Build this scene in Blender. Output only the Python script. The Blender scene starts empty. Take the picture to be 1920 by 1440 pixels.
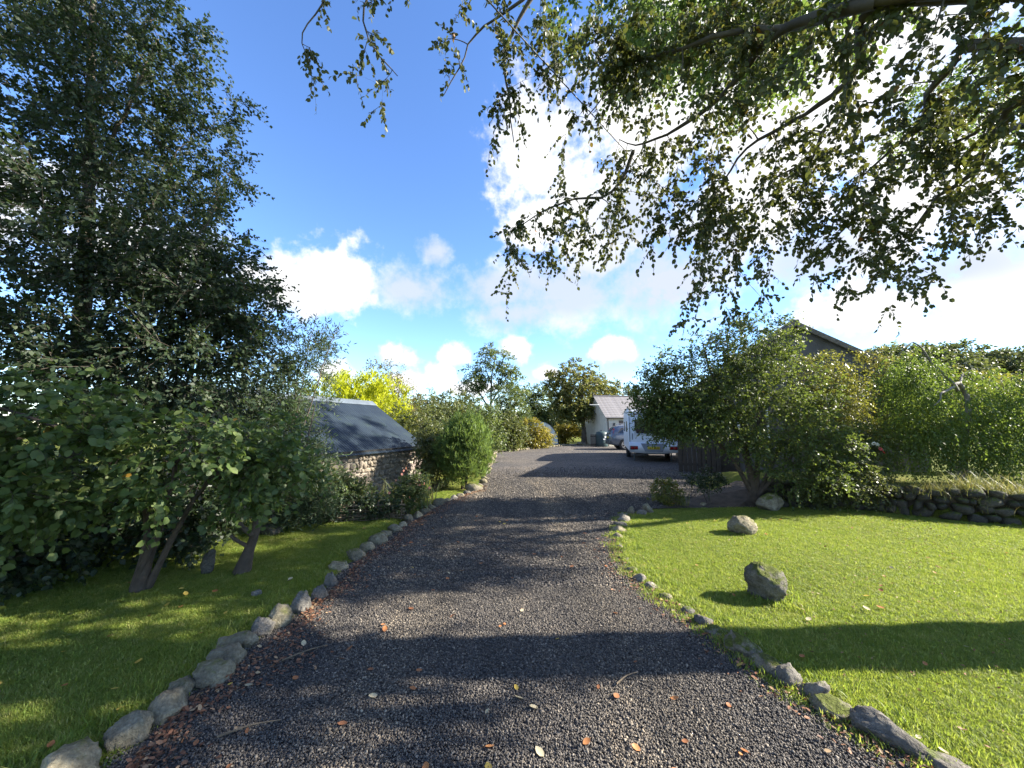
import bpy, bmesh, math, random
import numpy as np
from mathutils import Vector, Matrix, Euler

R = math.radians
SC = bpy.context.scene
COL = SC.collection

# ------------------------------------------------------------------ camera
cam = bpy.data.cameras.new('camera')
cam.sensor_width = 36.0
cam.lens = 13.125
cam.clip_start = 0.05
cam.clip_end = 2000
camo = bpy.data.objects.new('camera', cam)
camo.location = (0, 0, 1.55)
camo.rotation_euler = (R(90 + 6.5), 0, 0)
COL.objects.link(camo)
SC.camera = camo

# ------------------------------------------------------------------ sun, sky
SUN_EL = 29.0
SUN_AZ = 88.5            # clockwise from +Y
sv = Vector((math.sin(R(SUN_AZ)) * math.cos(R(SUN_EL)), math.cos(R(SUN_AZ)) * math.cos(R(SUN_EL)), math.sin(R(SUN_EL))))
sl = bpy.data.lights.new('sun', 'SUN')
sl.energy = 5.0
sl.angle = R(0.53)
sl.color = (1.0, 0.93, 0.80)
so = bpy.data.objects.new('sun', sl)
so.rotation_euler = sv.to_track_quat('Z', 'Y').to_euler()
so.location = (20, 0, 20)
COL.objects.link(so)

SC.view_settings.view_transform = 'Standard'
SC.view_settings.look = 'None'
SC.view_settings.gamma = 1.0
SC.view_settings.exposure = 2.0
SC.render.engine = 'CYCLES'
SC.cycles.use_denoising = True
SC.cycles.max_bounces = 6
SC.cycles.diffuse_bounces = 2
SC.cycles.glossy_bounces = 2
SC.cycles.transmission_bounces = 4
SC.cycles.sample_clamp_indirect = 6.0

SKY_STRENGTH = 0.10
world = bpy.data.worlds.new('World')
SC.world = world
world.use_nodes = True


def build_world():
    nt = world.node_tree
    nt.nodes.clear()
    N, L = nt.nodes.new, nt.links.new
    out = N('ShaderNodeOutputWorld')
    bg = N('ShaderNodeBackground')
    bg.inputs['Strength'].default_value = SKY_STRENGTH
    sky = N('ShaderNodeTexSky')
    sky.sky_type = 'NISHITA'
    sky.sun_disc = False
    sky.sun_elevation = R(SUN_EL)
    sky.sun_rotation = R(SUN_AZ)
    sky.altitude = 60
    sky.air_density = 1.0
    sky.dust_density = 0.0
    sky.ozone_density = 4.5
    tc = N('ShaderNodeTexCoord')
    d = tc.outputs['Generated']

    def math_(op, a, b=None, c=None, clamp=False):
        n = N('ShaderNodeMath'); n.operation = op; n.use_clamp = clamp
        for i, v in enumerate((a, b, c)):
            if v is None:
                continue
            if isinstance(v, (int, float)):
                n.inputs[i].default_value = v
            else:
                L(v, n.inputs[i])
        return n.outputs[0]

    def blob(az, el, wa, we):
        c = (math.sin(R(az)) * math.cos(R(el)), math.cos(R(az)) * math.cos(R(el)), math.sin(R(el)))
        m = N('ShaderNodeMapping'); m.vector_type = 'TEXTURE'
        m.inputs['Location'].default_value = c
        m.inputs['Rotation'].default_value = (R(el) if False else 0, 0, -R(az))
        m.inputs['Scale'].default_value = (math.sin(R(wa)), 0.7, math.sin(R(we)))
        L(d, m.inputs['Vector'])
        v = N('ShaderNodeVectorMath'); v.operation = 'LENGTH'
        L(m.outputs[0], v.inputs[0])
        return math_('SUBTRACT', 1.0, v.outputs['Value'])

    # cumulus banks: azimuth (clockwise from north = +Y), elevation, half width, half height (degrees)
    white = [(-27, 20, 9, 5.5), (-33, 18.5, 7, 4), (-45, 18, 11, 6), (-58, 21, 10, 6),
             (4, 37, 8, 8), (5, 30, 7.5, 6), (10, 33, 9, 7), (16, 30, 11, 8), (13, 24.5, 10, 4.5), (24, 40, 13, 11), (34, 44, 14, 14), (44, 38, 16, 18), (48, 24, 14, 10),
             (33, 27, 15, 8), (56, 14, 12, 6), (24, 20, 10, 4), (44, 13, 10, 3.5), (12, 26, 9, 5),
             (-17.5, 10.5, 3.6, 2.3), (-8.5, 10.7, 3.6, 2.2), (0.6, 12.3, 3.0, 2.6), (-10.5, 7.6, 2.8, 2.4),
             (-16.5, 6.5, 4.0, 2.2), (-5, 6.0, 5, 1.6), (15.5, 11.3, 4, 2.4), (-25.5, 7.2, 3.5, 2.4), (6, 8.0, 3.0, 1.6),
             # the same weather goes on round the rest of the sky
             (85, 40, 16, 9), (100, 18, 14, 6), (130, 35, 15, 9), (160, 20, 15, 6), (190, 40, 16, 9), (220, 18, 14, 6),
             (250, 35, 14, 9), (275, 22, 13, 7), (70, 62, 14, 12), (300, 50, 8, 6)]
    thin = [(-15.5, 20, 7, 3.4), (-12, 25.5, 2.6, 2.0), (-2, 20.5, 8, 4), (8, 20, 13, 6), (22, 21, 13, 7), (1, 17, 9, 3.5), (40, 20, 8, 4), (50, 15.5, 7, 2.6), (18, 29, 6, 4)]

    def join(lst):
        r = None
        for b in lst:
            v = blob(*b)
            r = v if r is None else math_('MAXIMUM', r, v)
        return r
    q = join(white)
    qt = join(thin)
    n1 = N('ShaderNodeTexNoise'); n1.inputs['Scale'].default_value = 7.0; n1.inputs['Detail'].default_value = 10.0; n1.inputs['Roughness'].default_value = 0.56
    L(d, n1.inputs['Vector'])
    n2 = N('ShaderNodeTexNoise'); n2.inputs['Scale'].default_value = 4.0; n2.inputs['Detail'].default_value = 4.0
    L(d, n2.inputs['Vector'])
    ns = math_('SUBTRACT', n1.outputs['Fac'], 0.5)
    n3 = N('ShaderNodeTexNoise'); n3.inputs['Scale'].default_value = 24.0; n3.inputs['Detail'].default_value = 6.0; n3.inputs['Roughness'].default_value = 0.6
    L(d, n3.inputs['Vector'])
    ns3 = math_('SUBTRACT', n3.outputs['Fac'], 0.5)
    q1 = math_('ADD', math_('ADD', q, math_('MULTIPLY', ns, 1.9)), math_('MULTIPLY', ns3, 1.5))
    mr = N('ShaderNodeMapRange'); mr.interpolation_type = 'SMOOTHSTEP'
    mr.inputs['From Min'].default_value = 0.0; mr.inputs['From Max'].default_value = 0.62
    L(q1, mr.inputs['Value'])
    qt1 = math_('ADD', math_('ADD', qt, math_('MULTIPLY', ns, 1.6)), math_('MULTIPLY', ns3, 1.5))
    mt = N('ShaderNodeMapRange'); mt.interpolation_type = 'SMOOTHSTEP'
    mt.inputs['From Min'].default_value = -0.2; mt.inputs['From Max'].default_value = 0.8
    mt.inputs['To Max'].default_value = 0.9
    L(qt1, mt.inputs['Value'])
    # cloud brightness: thick sunlit tops white, thin undersides lilac grey
    sh = N('ShaderNodeMapRange'); sh.interpolation_type = 'SMOOTHSTEP'
    sh.inputs['From Min'].default_value = -0.3; sh.inputs['From Max'].default_value = 0.7
    L(math_('ADD', qt, math_('MULTIPLY', math_('SUBTRACT', n2.outputs['Fac'], 0.5), 1.6)), sh.inputs['Value'])
    cc = N('ShaderNodeMix'); cc.data_type = 'RGBA'
    cc.inputs[6].default_value = (3.3, 3.3, 3.33, 1)
    cc.inputs[7].default_value = (2.0, 2.2, 2.65, 1)
    L(sh.outputs[0], cc.inputs[0])
    m1 = N('ShaderNodeMix'); m1.data_type = 'RGBA'
    hs = N('ShaderNodeHueSaturation'); hs.inputs['Saturation'].default_value = 1.08; hs.inputs['Hue'].default_value = 0.507
    L(sky.outputs[0], hs.inputs['Color'])
    L(hs.outputs[0], m1.inputs[6]); L(cc.outputs[2], m1.inputs[7])
    L(math_('MAXIMUM', mr.outputs[0], mt.outputs[0]), m1.inputs[0])
    L(m1.outputs[2], bg.inputs['Color'])
    L(bg.outputs[0], out.inputs['Surface'])


build_world()
world.cycles.sampling_method = 'MANUAL'
world.cycles.sample_map_resolution = 256

# ------------------------------------------------------------------ helpers
rnd = random.Random(7)


def smooth(a, b, x):
    t = np.clip((np.asarray(x, float) - a) / (b - a), 0, 1)
    return t * t * (3 - 2 * t)


def link(o, parent=None):
    COL.objects.link(o)
    if parent is not None:
        o.parent = parent
    return o


def tag(o, label=None, cat=None, group=None, kind=None):
    if label: o['label'] = label
    if cat: o['category'] = cat
    if group: o['group'] = group
    if kind: o['kind'] = kind
    return o


def empty(name, loc, rz=0.0, label=None, cat=None, group=None):
    o = bpy.data.objects.new(name, None)
    o.empty_display_size = 0.2
    o.location = loc
    o.rotation_euler = (0, 0, rz)
    return tag(link(o), label, cat, group)


def mesh_np(name, V, F, mats=(), sm=False, attrs=None, mi=None):
    """V (n,3), F (m,k) uniform polygons."""
    me = bpy.data.meshes.new(name)
    V = np.asarray(V, np.float32); F = np.asarray(F, np.int32)
    m, k = F.shape
    me.vertices.add(len(V)); me.vertices.foreach_set('co', V.ravel())
    me.loops.add(m * k); me.loops.foreach_set('vertex_index', F.ravel())
    me.polygons.add(m)
    me.polygons.foreach_set('loop_start', np.arange(0, m * k, k, dtype=np.int32))
    me.polygons.foreach_set('loop_total', np.full(m, k, np.int32))
    if sm:
        me.polygons.foreach_set('use_smooth', np.ones(m, bool))
    if mi is not None:
        me.polygons.foreach_set('material_index', np.asarray(mi, np.int32))
    for a, v in (attrs or {}).items():
        at = me.attributes.new(a, 'FLOAT', 'POINT')
        at.data.foreach_set('value', np.asarray(v, np.float32))
    for mt in (mats if isinstance(mats, (list, tuple)) else [mats]):
        me.materials.append(mt)
    me.update(calc_edges=True)
    return me


def obj(name, me, parent=None, loc=(0, 0, 0), rot=(0, 0, 0), scale=(1, 1, 1)):
    o = bpy.data.objects.new(name, me)
    o.location = loc; o.rotation_euler = rot; o.scale = scale
    return link(o, parent)


def mk(name, V, F, mat, parent=None, sm=False, loc=(0, 0, 0), rot=(0, 0, 0)):
    me = bpy.data.meshes.new(name)
    me.from_pydata([tuple(v) for v in V], [], [tuple(f) for f in F])
    me.materials.append(mat)
    if sm:
        for p in me.polygons: p.use_smooth = True
    me.update()
    return obj(name, me, parent, loc, rot)


def box_me(name, size, mat, bevel=0.0, seg=2):
    bm = bmesh.new()
    bmesh.ops.create_cube(bm, size=1.0)
    for v in bm.verts:
        v.co.x *= size[0]; v.co.y *= size[1]; v.co.z *= size[2]
    if bevel:
        bmesh.ops.bevel(bm, geom=bm.edges[:], offset=bevel, segments=seg, affect='EDGES', profile=0.7)
    me = bpy.data.meshes.new(name); bm.to_mesh(me); bm.free()
    me.materials.append(mat)
    if bevel and seg > 1:
        for p in me.polygons: p.use_smooth = True
    return me


def box(name, size, loc, mat, parent=None, bevel=0.0, rot=(0, 0, 0), seg=2):
    return obj(name, box_me(name, size, mat, bevel, seg), parent, loc, rot)


def tube_np(P, Rr, sides=6, cap=False):
    """P (n,3) polyline, Rr (n,) radii -> V,F quads"""
    P = np.asarray(P, float); n = len(P)
    V, F = tubes_batch(P[None], np.asarray(Rr, float)[None], sides)
    return V, F


def tubes_batch(P, Rr, sides=4):
    T, n, _ = P.shape
    tan = np.empty_like(P)
    tan[:, 1:-1] = P[:, 2:] - P[:, :-2]
    tan[:, 0] = P[:, 1] - P[:, 0]
    tan[:, -1] = P[:, -1] - P[:, -2]
    tan /= np.linalg.norm(tan, axis=2, keepdims=True) + 1e-9
    ref = np.zeros((T, 1, 3)); ref[..., 0] = 0.31; ref[..., 1] = 0.95; ref[..., 2] = 0.05
    a0 = np.cross(tan, np.broadcast_to(ref, P.shape))
    bad = np.linalg.norm(a0, axis=2) < 0.15
    a0[bad] = np.cross(tan[bad], np.array([1.0, 0, 0.2]))
    a = a0 / (np.linalg.norm(a0, axis=2, keepdims=True) + 1e-9)
    b = np.cross(tan, a)
    th = np.arange(sides) * 2 * np.pi / sides
    ring = (a[:, :, None, :] * np.cos(th)[None, None, :, None] + b[:, :, None, :] * np.sin(th)[None, None, :, None])
    V = P[:, :, None, :] + ring * Rr[:, :, None, None]
    V = V.reshape(-1, 3)
    idx = np.arange(T * n * sides).reshape(T, n, sides)
    i0 = idx[:, :-1, :]; i1 = idx[:, 1:, :]
    F = np.stack([i0, np.roll(i0, -1, 2), np.roll(i1, -1, 2), i1], -1).reshape(-1, 4)
    return V, F


def tube(name, P, Rr, mat, parent=None, sides=8, loc=(0, 0, 0)):
    if np.isscalar(Rr): Rr = [Rr] * len(P)
    V, F = tube_np(P, Rr, sides)
    return obj(name, mesh_np(name, V, F, mat, True), parent, loc)


def resample(P, step):
    P = np.asarray(P, float)
    # Catmull-Rom through the points
    Q = np.vstack([2 * P[0] - P[1], P, 2 * P[-1] - P[-2]])
    out = []
    for i in range(1, len(Q) - 2):
        n = max(2, int(np.linalg.norm(Q[i + 1] - Q[i]) / step))
        for t in np.arange(n) / n:
            out.append(0.5 * ((2 * Q[i]) + (-Q[i - 1] + Q[i + 1]) * t + (2 * Q[i - 1] - 5 * Q[i] + 4 * Q[i + 1] - Q[i + 2]) * t * t
                              + (-Q[i - 1] + 3 * Q[i] - 3 * Q[i + 1] + Q[i + 2]) * t ** 3))
    out.append(P[-1])
    return np.array(out)


# ------------------------------------------------------------------ materials
def new_mat(name):
    m = bpy.data.materials.new(name); m.use_nodes = True
    nt = m.node_tree
    return m, nt, nt.nodes['Principled BSDF'], nt.nodes['Material Output']


def ramp(nt, fac, stops):
    r = nt.nodes.new('ShaderNodeValToRGB')
    e = r.color_ramp.elements
    while len(e) < len(stops): e.new(0.5)
    for i, (p, c) in enumerate(stops):
        e[i].position = p; e[i].color = (*c, 1)
    nt.links.new(fac, r.inputs[0])
    return r.outputs[0]


def noise(nt, scale, detail=4.0, rough=0.55, coord='Object', dist=0.0):
    tc = nt.nodes.new('ShaderNodeTexCoord')
    n = nt.nodes.new('ShaderNodeTexNoise')
    n.inputs['Scale'].default_value = scale; n.inputs['Detail'].default_value = detail
    n.inputs['Roughness'].default_value = rough; n.inputs['Distortion'].default_value = dist
    nt.links.new(tc.outputs[coord], n.inputs['Vector'])
    return n.outputs['Fac']


def bump(nt, bsdf, h, strength=0.3, dist=0.02):
    b = nt.nodes.new('ShaderNodeBump')
    b.inputs['Strength'].default_value = strength; b.inputs['Distance'].default_value = dist
    nt.links.new(h, b.inputs['Height']); nt.links.new(b.outputs[0], bsdf.inputs['Normal'])


def mixc(nt, fac, a, b, mode='MIX'):
    m = nt.nodes.new('ShaderNodeMix'); m.data_type = 'RGBA'; m.blend_type = mode
    for i, v in ((0, fac), (6, a), (7, b)):
        if isinstance(v, (int, float)): m.inputs[i].default_value = v
        elif isinstance(v, tuple): m.inputs[i].default_value = (*v, 1)
        else: nt.links.new(v, m.inputs[i])
    return m.outputs[2]


def mathn(nt, op, a, b, clamp=False):
    n = nt.nodes.new('ShaderNodeMath'); n.operation = op; n.use_clamp = clamp
    for i, v in enumerate((a, b)):
        if isinstance(v, (int, float)): n.inputs[i].default_value = v
        else: nt.links.new(v, n.inputs[i])
    return n.outputs[0]


def plain(name, c, rough=0.6, metal=0.0, vary=0.25, scale=6.0, bstr=0.0, bscale=40.0, spec=0.5):
    m, nt, b, _ = new_mat(name)
    lo = tuple(x * (1 - vary) for x in c); hi = tuple(min(1, x * (1 + vary)) for x in c)
    nt.links.new(ramp(nt, noise(nt, scale), [(0.3, lo), (0.7, hi)]), b.inputs['Base Color'])
    b.inputs['Roughness'].default_value = rough; b.inputs['Metallic'].default_value = metal
    b.inputs['Specular IOR Level'].default_value = spec
    if bstr: bump(nt, b, noise(nt, bscale, 5), bstr)
    return m


def leaf_mat(name, stops, trans=(0.20, 0.28, 0.03), tfac=0.38, rough=0.42, spec=0.35, rand=False):
    m, nt, b, out = new_mat(name)
    if rand:
        a = nt.nodes.new('ShaderNodeObjectInfo').outputs['Random']
    else:
        an = nt.nodes.new('ShaderNodeAttribute'); an.attribute_name = 'tint'; a = an.outputs['Fac']
    c = ramp(nt, a, stops)
    nt.links.new(c, b.inputs['Base Color'])
    b.inputs['Roughness'].default_value = rough
    b.inputs['Specular IOR Level'].default_value = spec
    t = nt.nodes.new('ShaderNodeBsdfTranslucent')
    nt.links.new(mixc(nt, 0.55, mixc(nt, 1.0, c, (2.1, 2.1, 1.4), 'MULTIPLY'), trans), t.inputs['Color'])
    mx = nt.nodes.new('ShaderNodeMixShader'); mx.inputs[0].default_value = tfac
    nt.links.new(b.outputs[0], mx.inputs[1]); nt.links.new(t.outputs[0], mx.inputs[2])
    nt.links.new(mx.outputs[0], out.inputs['Surface'])
    return m


G = lambda r, g, b: (r, g, b)
M = {}
M['beech_leaf'] = leaf_mat('beech_leaf', [(0, G(.034, .048, .016)), (.5, G(.056, .072, .022)), (.80, G(.090, .090, .026)), (.90, G(.15, .11, .02)), (.97, G(.22, .085, .02))], (.15, .16, .03), .28, .5, .3)
M['alder_leaf'] = leaf_mat('alder_leaf', [(0, G(.019, .032, .018)), (.6, G(.032, .050, .026)), (.93, G(.055, .074, .032)), (.985, G(.17, .13, .02))], (.10, .16, .03), .28, .52, .28)
M['hazel_leaf'] = leaf_mat('hazel_leaf', [(0, G(.045, .075, .022)), (.6, G(.080, .118, .037)), (.92, G(.13, .16, .05)), (.98, G(.30, .17, .03))], (.20, .30, .05), .33, .5, .32)
M['willow_leaf'] = leaf_mat('willow_leaf', [(0, G(.030, .052, .028)), (.6, G(.050, .078, .036)), (.92, G(.085, .11, .045)), (.98, G(.17, .16, .03))], (.15, .22, .06), .30, .52, .3)
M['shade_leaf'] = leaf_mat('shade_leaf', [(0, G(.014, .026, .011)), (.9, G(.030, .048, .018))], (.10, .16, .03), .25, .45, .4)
M['shrub_leaf'] = leaf_mat('shrub_leaf', [(0, G(.036, .062, .020)), (.55, G(.062, .095, .026)), (.90, G(.105, .13, .034)), (.985, G(.24, .13, .03))], (.22, .27, .04), .34, .48, .35)
M['gold_shrub_leaf'] = leaf_mat('gold_shrub_leaf', [(0, G(.060, .085, .020)), (.6, G(.11, .125, .025)), (.88, G(.17, .15, .03)), (.97, G(.28, .12, .03))], (.30, .28, .04), .38, .38, .4)
M['weeping_leaf'] = leaf_mat('weeping_leaf', [(0, G(.045, .080, .018)), (.6, G(.078, .118, .026)), (.92, G(.13, .16, .038)), (.98, G(.20, .15, .04))], (.24, .32, .04), .36, .5, .3)
M['hedge_leaf'] = leaf_mat('hedge_leaf', [(0, G(.050, .068, .022)), (.6, G(.090, .108, .034)), (.92, G(.14, .14, .045)), (.98, G(.20, .12, .04))], (.22, .24, .05), .32, .45, .4)
M['ash_leaf'] = leaf_mat('ash_leaf', [(0, G(.045, .070, .026)), (.6, G(.075, .105, .035)), (.95, G(.12, .14, .04))], (.24, .28, .06), .36, .4, .4)
M['birch_leaf'] = leaf_mat('birch_leaf', [(0, G(.080, .085, .035)), (.7, G(.13, .115, .045)), (.96, G(.20, .13, .04))], (.30, .25, .08), .36, .45, .35)
M['sycamore_leaf'] = leaf_mat('sycamore_leaf', [(0, G(.065, .090, .026)), (.55, G(.11, .125, .034)), (.85, G(.17, .135, .035)), (.97, G(.23, .115, .025))], (.28, .26, .05), .36, .45, .35)
M['gold_conifer_leaf'] = leaf_mat('gold_conifer_leaf', [(0, G(.20, .25, .012)), (.5, G(.34, .37, .014)), (.95, G(.46, .45, .02))], (.50, .52, .02), .36, .55, .3)
M['juniper_leaf'] = leaf_mat('juniper_leaf', [(0, G(.065, .11, .030)), (.6, G(.11, .17, .045)), (.95, G(.17, .22, .06))], (.28, .38, .07), .33, .5, .3)
M['wood_leaf'] = leaf_mat('wood_leaf', [(0, G(.040, .058, .024)), (.6, G(.070, .088, .034)), (.95, G(.11, .115, .042))], (.18, .21, .05), .28, .5, .3)
M['yellow_bush_leaf'] = leaf_mat('yellow_bush_leaf', [(0, G(.10, .11, .022)), (.5, G(.18, .16, .028)), (.9, G(.28, .20, .035)), (.98, G(.30, .13, .03))], (.40, .34, .05), .36, .45, .35)
M['plant_leaf'] = leaf_mat('plant_leaf', [(0, G(.045, .075, .025)), (.6, G(.085, .115, .04)), (.95, G(.14, .14, .05))], (.24, .30, .06), .36, .42, .4)
M['reed_leaf'] = leaf_mat('reed_leaf', [(0, G(.07, .10, .03)), (.6, G(.13, .14, .05)), (.95, G(.25, .20, .09))], (.35, .34, .10), .36, .45, .4)
M['grass'] = leaf_mat('grass', [(0, G(.095, .155, .024)), (.45, G(.170, .220, .038)), (.8, G(.245, .278, .056)), (1, G(.32, .31, .11))], (.40, .49, .06), .38, .55, .25, rand=True)
def lawn_tone(m):
    # paler mossy and strawy patches across the turf
    nt = m.node_tree
    oi = nt.nodes.new('ShaderNodeObjectInfo')
    nz = nt.nodes.new('ShaderNodeTexNoise'); nz.inputs['Scale'].default_value = 1.5; nz.inputs['Detail'].default_value = 8; nz.inputs['Roughness'].default_value = .72
    nt.links.new(oi.outputs['Location'], nz.inputs['Vector'])
    tone = ramp(nt, nz.outputs['Fac'], [(.26, (.55, .70, .75)), (.42, (.92, .95, .95)), (.58, (1.08, 1.04, 1.2)), (.74, (1.4, 1.12, 1.9))])
    b = nt.nodes['Principled BSDF']
    src = b.inputs['Base Color'].links[0].from_socket
    nt.links.new(mixc(nt, 1.0, src, tone, 'MULTIPLY'), b.inputs['Base Color'])
lawn_tone(M['grass'])
M['fallen_orange'] = leaf_mat('fallen_orange', [(0, G(.32, .12, .045)), (1, G(.46, .21, .08))], (.4, .2, .05), .2, .55, .3, rand=True)
M['fallen_brown'] = leaf_mat('fallen_brown', [(0, G(.22, .085, .035)), (1, G(.30, .13, .06))], (.3, .12, .05), .15, .6, .3, rand=True)
M['fallen_yellow'] = leaf_mat('fallen_yellow', [(0, G(.50, .34, .06)), (1, G(.58, .42, .10))], (.5, .4, .08), .2, .55, .3, rand=True)
M['fallen_pale'] = leaf_mat('fallen_pale', [(0, G(.42, .36, .24)), (1, G(.52, .44, .28))], (.4, .34, .2), .15, .6, .3, rand=True)
M['litter'] = leaf_mat('litter', [(0, G(.085, .042, .026)), (.5, G(.18, .080, .045)), (.85, G(.30, .155, .085)), (1, G(.42, .30, .17))], (.3, .12, .05), .12, .6, .3)
M['bark'] = plain('bark', (.085, .070, .055), .9, 0, .45, 9, .6, 30)
M['beech_bark'] = plain('beech_bark', (.070, .062, .055), .85, 0, .4, 7, .35, 25)
M['brown_bark'] = plain('brown_bark', (.068, .050, .037), .9, 0, .35, 12, .5, 40)
M['pale_bark'] = plain('pale_bark', (.17, .15, .125), .8, 0, .3, 14, .4, 35)
M['white_metal'] = plain('white_metal', (.74, .76, .80), .32, 0, .03, 2, 0, 1)
M['black_rubber'] = plain('black_rubber', (.018, .018, .019), .8, 0, .2, 20)
M['dark_plastic'] = plain('dark_plastic', (.03, .034, .038), .5, 0, .2, 6)
M['grey_plastic'] = plain('grey_plastic', (.23, .25, .29), .45, 0, .1, 6)
M['glass_dark'] = plain('glass_dark', (.018, .022, .028), .06, 0, .1, 3, spec=0.8)
M['red_lens'] = plain('red_lens', (.30, .012, .014), .15, 0, .2, 30)
M['plate_yellow'] = plain('plate_yellow', (.66, .47, .03), .35, 0, .05, 8)
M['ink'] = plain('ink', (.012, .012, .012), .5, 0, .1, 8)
M['label_white'] = plain('label_white', (.80, .80, .78), .5, 0, .05, 8)
M['alloy'] = plain('alloy', (.62, .60, .57), .32, .75, .08, 8)
M['car_paint'] = plain('car_paint', (.12, .145, .185), .22, .35, .05, 2)
M['render_cream'] = plain('render_cream', (.60, .55, .47), .9, 0, .10, 3, .35, 120)
M['render_grey'] = plain('render_grey', (.115, .108, .105), .92, 0, .18, 2.2, .5, 90)
M['slate'] = plain('slate', (.16, .15, .155), .65, 0, .3, 5, .2, 50)
M['wood_dark'] = plain('wood_dark', (.050, .038, .030), .8, 0, .35, 8, .4, 40)
M['wood_grey'] = plain('wood_grey', (.17, .145, .12), .85, 0, .35, 12, .4, 40)
M['withy'] = plain('withy', (.14, .105, .068), .85, 0, .4, 15, .3, 60)
M['frame_brown'] = plain('frame_brown', (.10, .07, .055), .6, 0, .2, 8)
M['galv'] = plain('galv', (.12, .145, .17), .55, .3, .2, 5)
M['water_tank'] = plain('water_tank', (.020, .045, .050), .5, 0, .15, 4)
M['poly'] = plain('poly', (.74, .76, .76), .35, 0, .06, 3)
M['soil'] = plain('soil', (.060, .045, .032), .95, 0, .5, 7, .8, 60)
M['petal_red'] = leaf_mat('petal_red', [(0, G(.55, .04, .05)), (1, G(.62, .12, .10))], (.6, .1, .1), .3, .5)
M['petal_pink'] = leaf_mat('petal_pink', [(0, G(.55, .20, .16)), (1, G(.62, .30, .22))], (.6, .25, .2), .3, .5)
M['petal_white'] = leaf_mat('petal_white', [(0, G(.75, .74, .78)), (1, G(.8, .78, .8))], (.7, .7, .7), .2, .5)


def stone_mat(name, c1, c2, c3, moss=0.0, sc=9.0, mossc=(.10, .13, .018)):
    m, nt, b, _ = new_mat(name)
    oi = nt.nodes.new('ShaderNodeObjectInfo')
    tc = nt.nodes.new('ShaderNodeTexCoord')
    ad = nt.nodes.new('ShaderNodeVectorMath'); ad.operation = 'ADD'
    cx = nt.nodes.new('ShaderNodeCombineXYZ')
    nt.links.new(mathn(nt, 'MULTIPLY', oi.outputs['Random'], 50.0), cx.inputs[0])
    nt.links.new(tc.outputs['Object'], ad.inputs[0]); nt.links.new(cx.outputs[0], ad.inputs[1])

    def nz(s, det=6):
        n = nt.nodes.new('ShaderNodeTexNoise'); n.inputs['Scale'].default_value = s; n.inputs['Detail'].default_value = det
        n.inputs['Roughness'].default_value = 0.62
        nt.links.new(ad.outputs[0], n.inputs['Vector']); return n.outputs['Fac']
    base = ramp(nt, nz(sc), [(.28, c1), (.5, c2), (.75, c3)])
    base = mixc(nt, 1.0, base, ramp(nt, oi.outputs['Random'], [(0, (.72, .72, .74)), (1, (1.2, 1.15, 1.08))]), 'MULTIPLY')
    fine = ramp(nt, nz(sc * 7, 3), [(.35, (.7, .7, .7)), (.65, (1.15, 1.15, 1.15))])
    base = mixc(nt, 1.0, base, fine, 'MULTIPLY')
    if moss:
        g = nt.nodes.new('ShaderNodeNewGeometry')
        sx = nt.nodes.new('ShaderNodeSeparateXYZ'); nt.links.new(g.outputs['Normal'], sx.inputs[0])
        f = mathn(nt, 'ADD', mathn(nt, 'MULTIPLY', sx.outputs['Z'], 0.55), mathn(nt, 'MULTIPLY', nz(sc * .9, 5), 1.3))
        f = mathn(nt, 'MULTIPLY', mathn(nt, 'SUBTRACT', f, 1.32 - moss), 5.0, True)
        mc = ramp(nt, nz(sc * 5, 2), [(.3, tuple(x * .6 for x in mossc)), (.7, tuple(x * 1.35 for x in mossc))])
        base = mixc(nt, f, base, mc)
    nt.links.new(base, b.inputs['Base Color'])
    b.inputs['Roughness'].default_value = 0.9
    b.inputs['Specular IOR Level'].default_value = 0.25
    bump(nt, b, nz(sc * 4, 10), 0.9, 0.03)
    return m


M['kerb_stone'] = stone_mat('kerb_stone', (.13, .113, .08), (.225, .20, .14), (.34, .315, .23), .20, 8, (.12, .12, .04))
M['grey_stone'] = stone_mat('grey_stone', (.092, .085, .076), (.165, .154, .136), (.27, .25, .215), .12)
M['mossy_stone'] = stone_mat('mossy_stone', (.10, .09, .075), (.19, .175, .14), (.30, .28, .22), .42, 13, (.085, .10, .018))
M['wall_stone'] = stone_mat('wall_stone', (.055, .050, .043), (.095, .088, .075), (.16, .148, .125), .30, 10)
M['shed_stone'] = stone_mat('shed_stone', (.16, .135, .11), (.30, .26, .21), (.50, .45, .37), 0, 6)
M['quoin'] = stone_mat('quoin', (.17, .14, .13), (.26, .215, .195), (.36, .31, .27), 0, 8)
M['mortar'] = plain('mortar', (.27, .235, .19), .95, 0, .35, 9, .6, 50)

# gravel pebbles, gravel bed, ground
m, nt, b, _ = new_mat('pebble')
oi = nt.nodes.new('ShaderNodeObjectInfo')
nt.links.new(mixc(nt, 1.0, ramp(nt, oi.outputs['Random'], [(0, (.040, .037, .036)), (.35, (.076, .071, .068)), (.75, (.128, .119, .110)), (.93, (.215, .192, .162)), (1, (.30, .27, .23))]),
                  ramp(nt, noise(nt, 1.4, 3), [(.3, (.75, .75, .78)), (.7, (1.15, 1.13, 1.1))]), 'MULTIPLY'), b.inputs['Base Color'])
b.inputs['Roughness'].default_value = 0.75; b.inputs['Specular IOR Level'].default_value = 0.35
bp = nt.nodes['Principled BSDF']
nz = nt.nodes.new('ShaderNodeTexNoise'); nz.inputs['Scale'].default_value = .9; nz.inputs['Detail'].default_value = 7; nz.inputs['Roughness'].default_value = .65
mpn = nt.nodes.new('ShaderNodeMapping'); mpn.inputs['Scale'].default_value = (2.0, .45, 1)
nt.links.new(oi.outputs['Location'], mpn.inputs['Vector']); nt.links.new(mpn.outputs[0], nz.inputs['Vector'])
src = bp.inputs['Base Color'].links[0].from_socket
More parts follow.
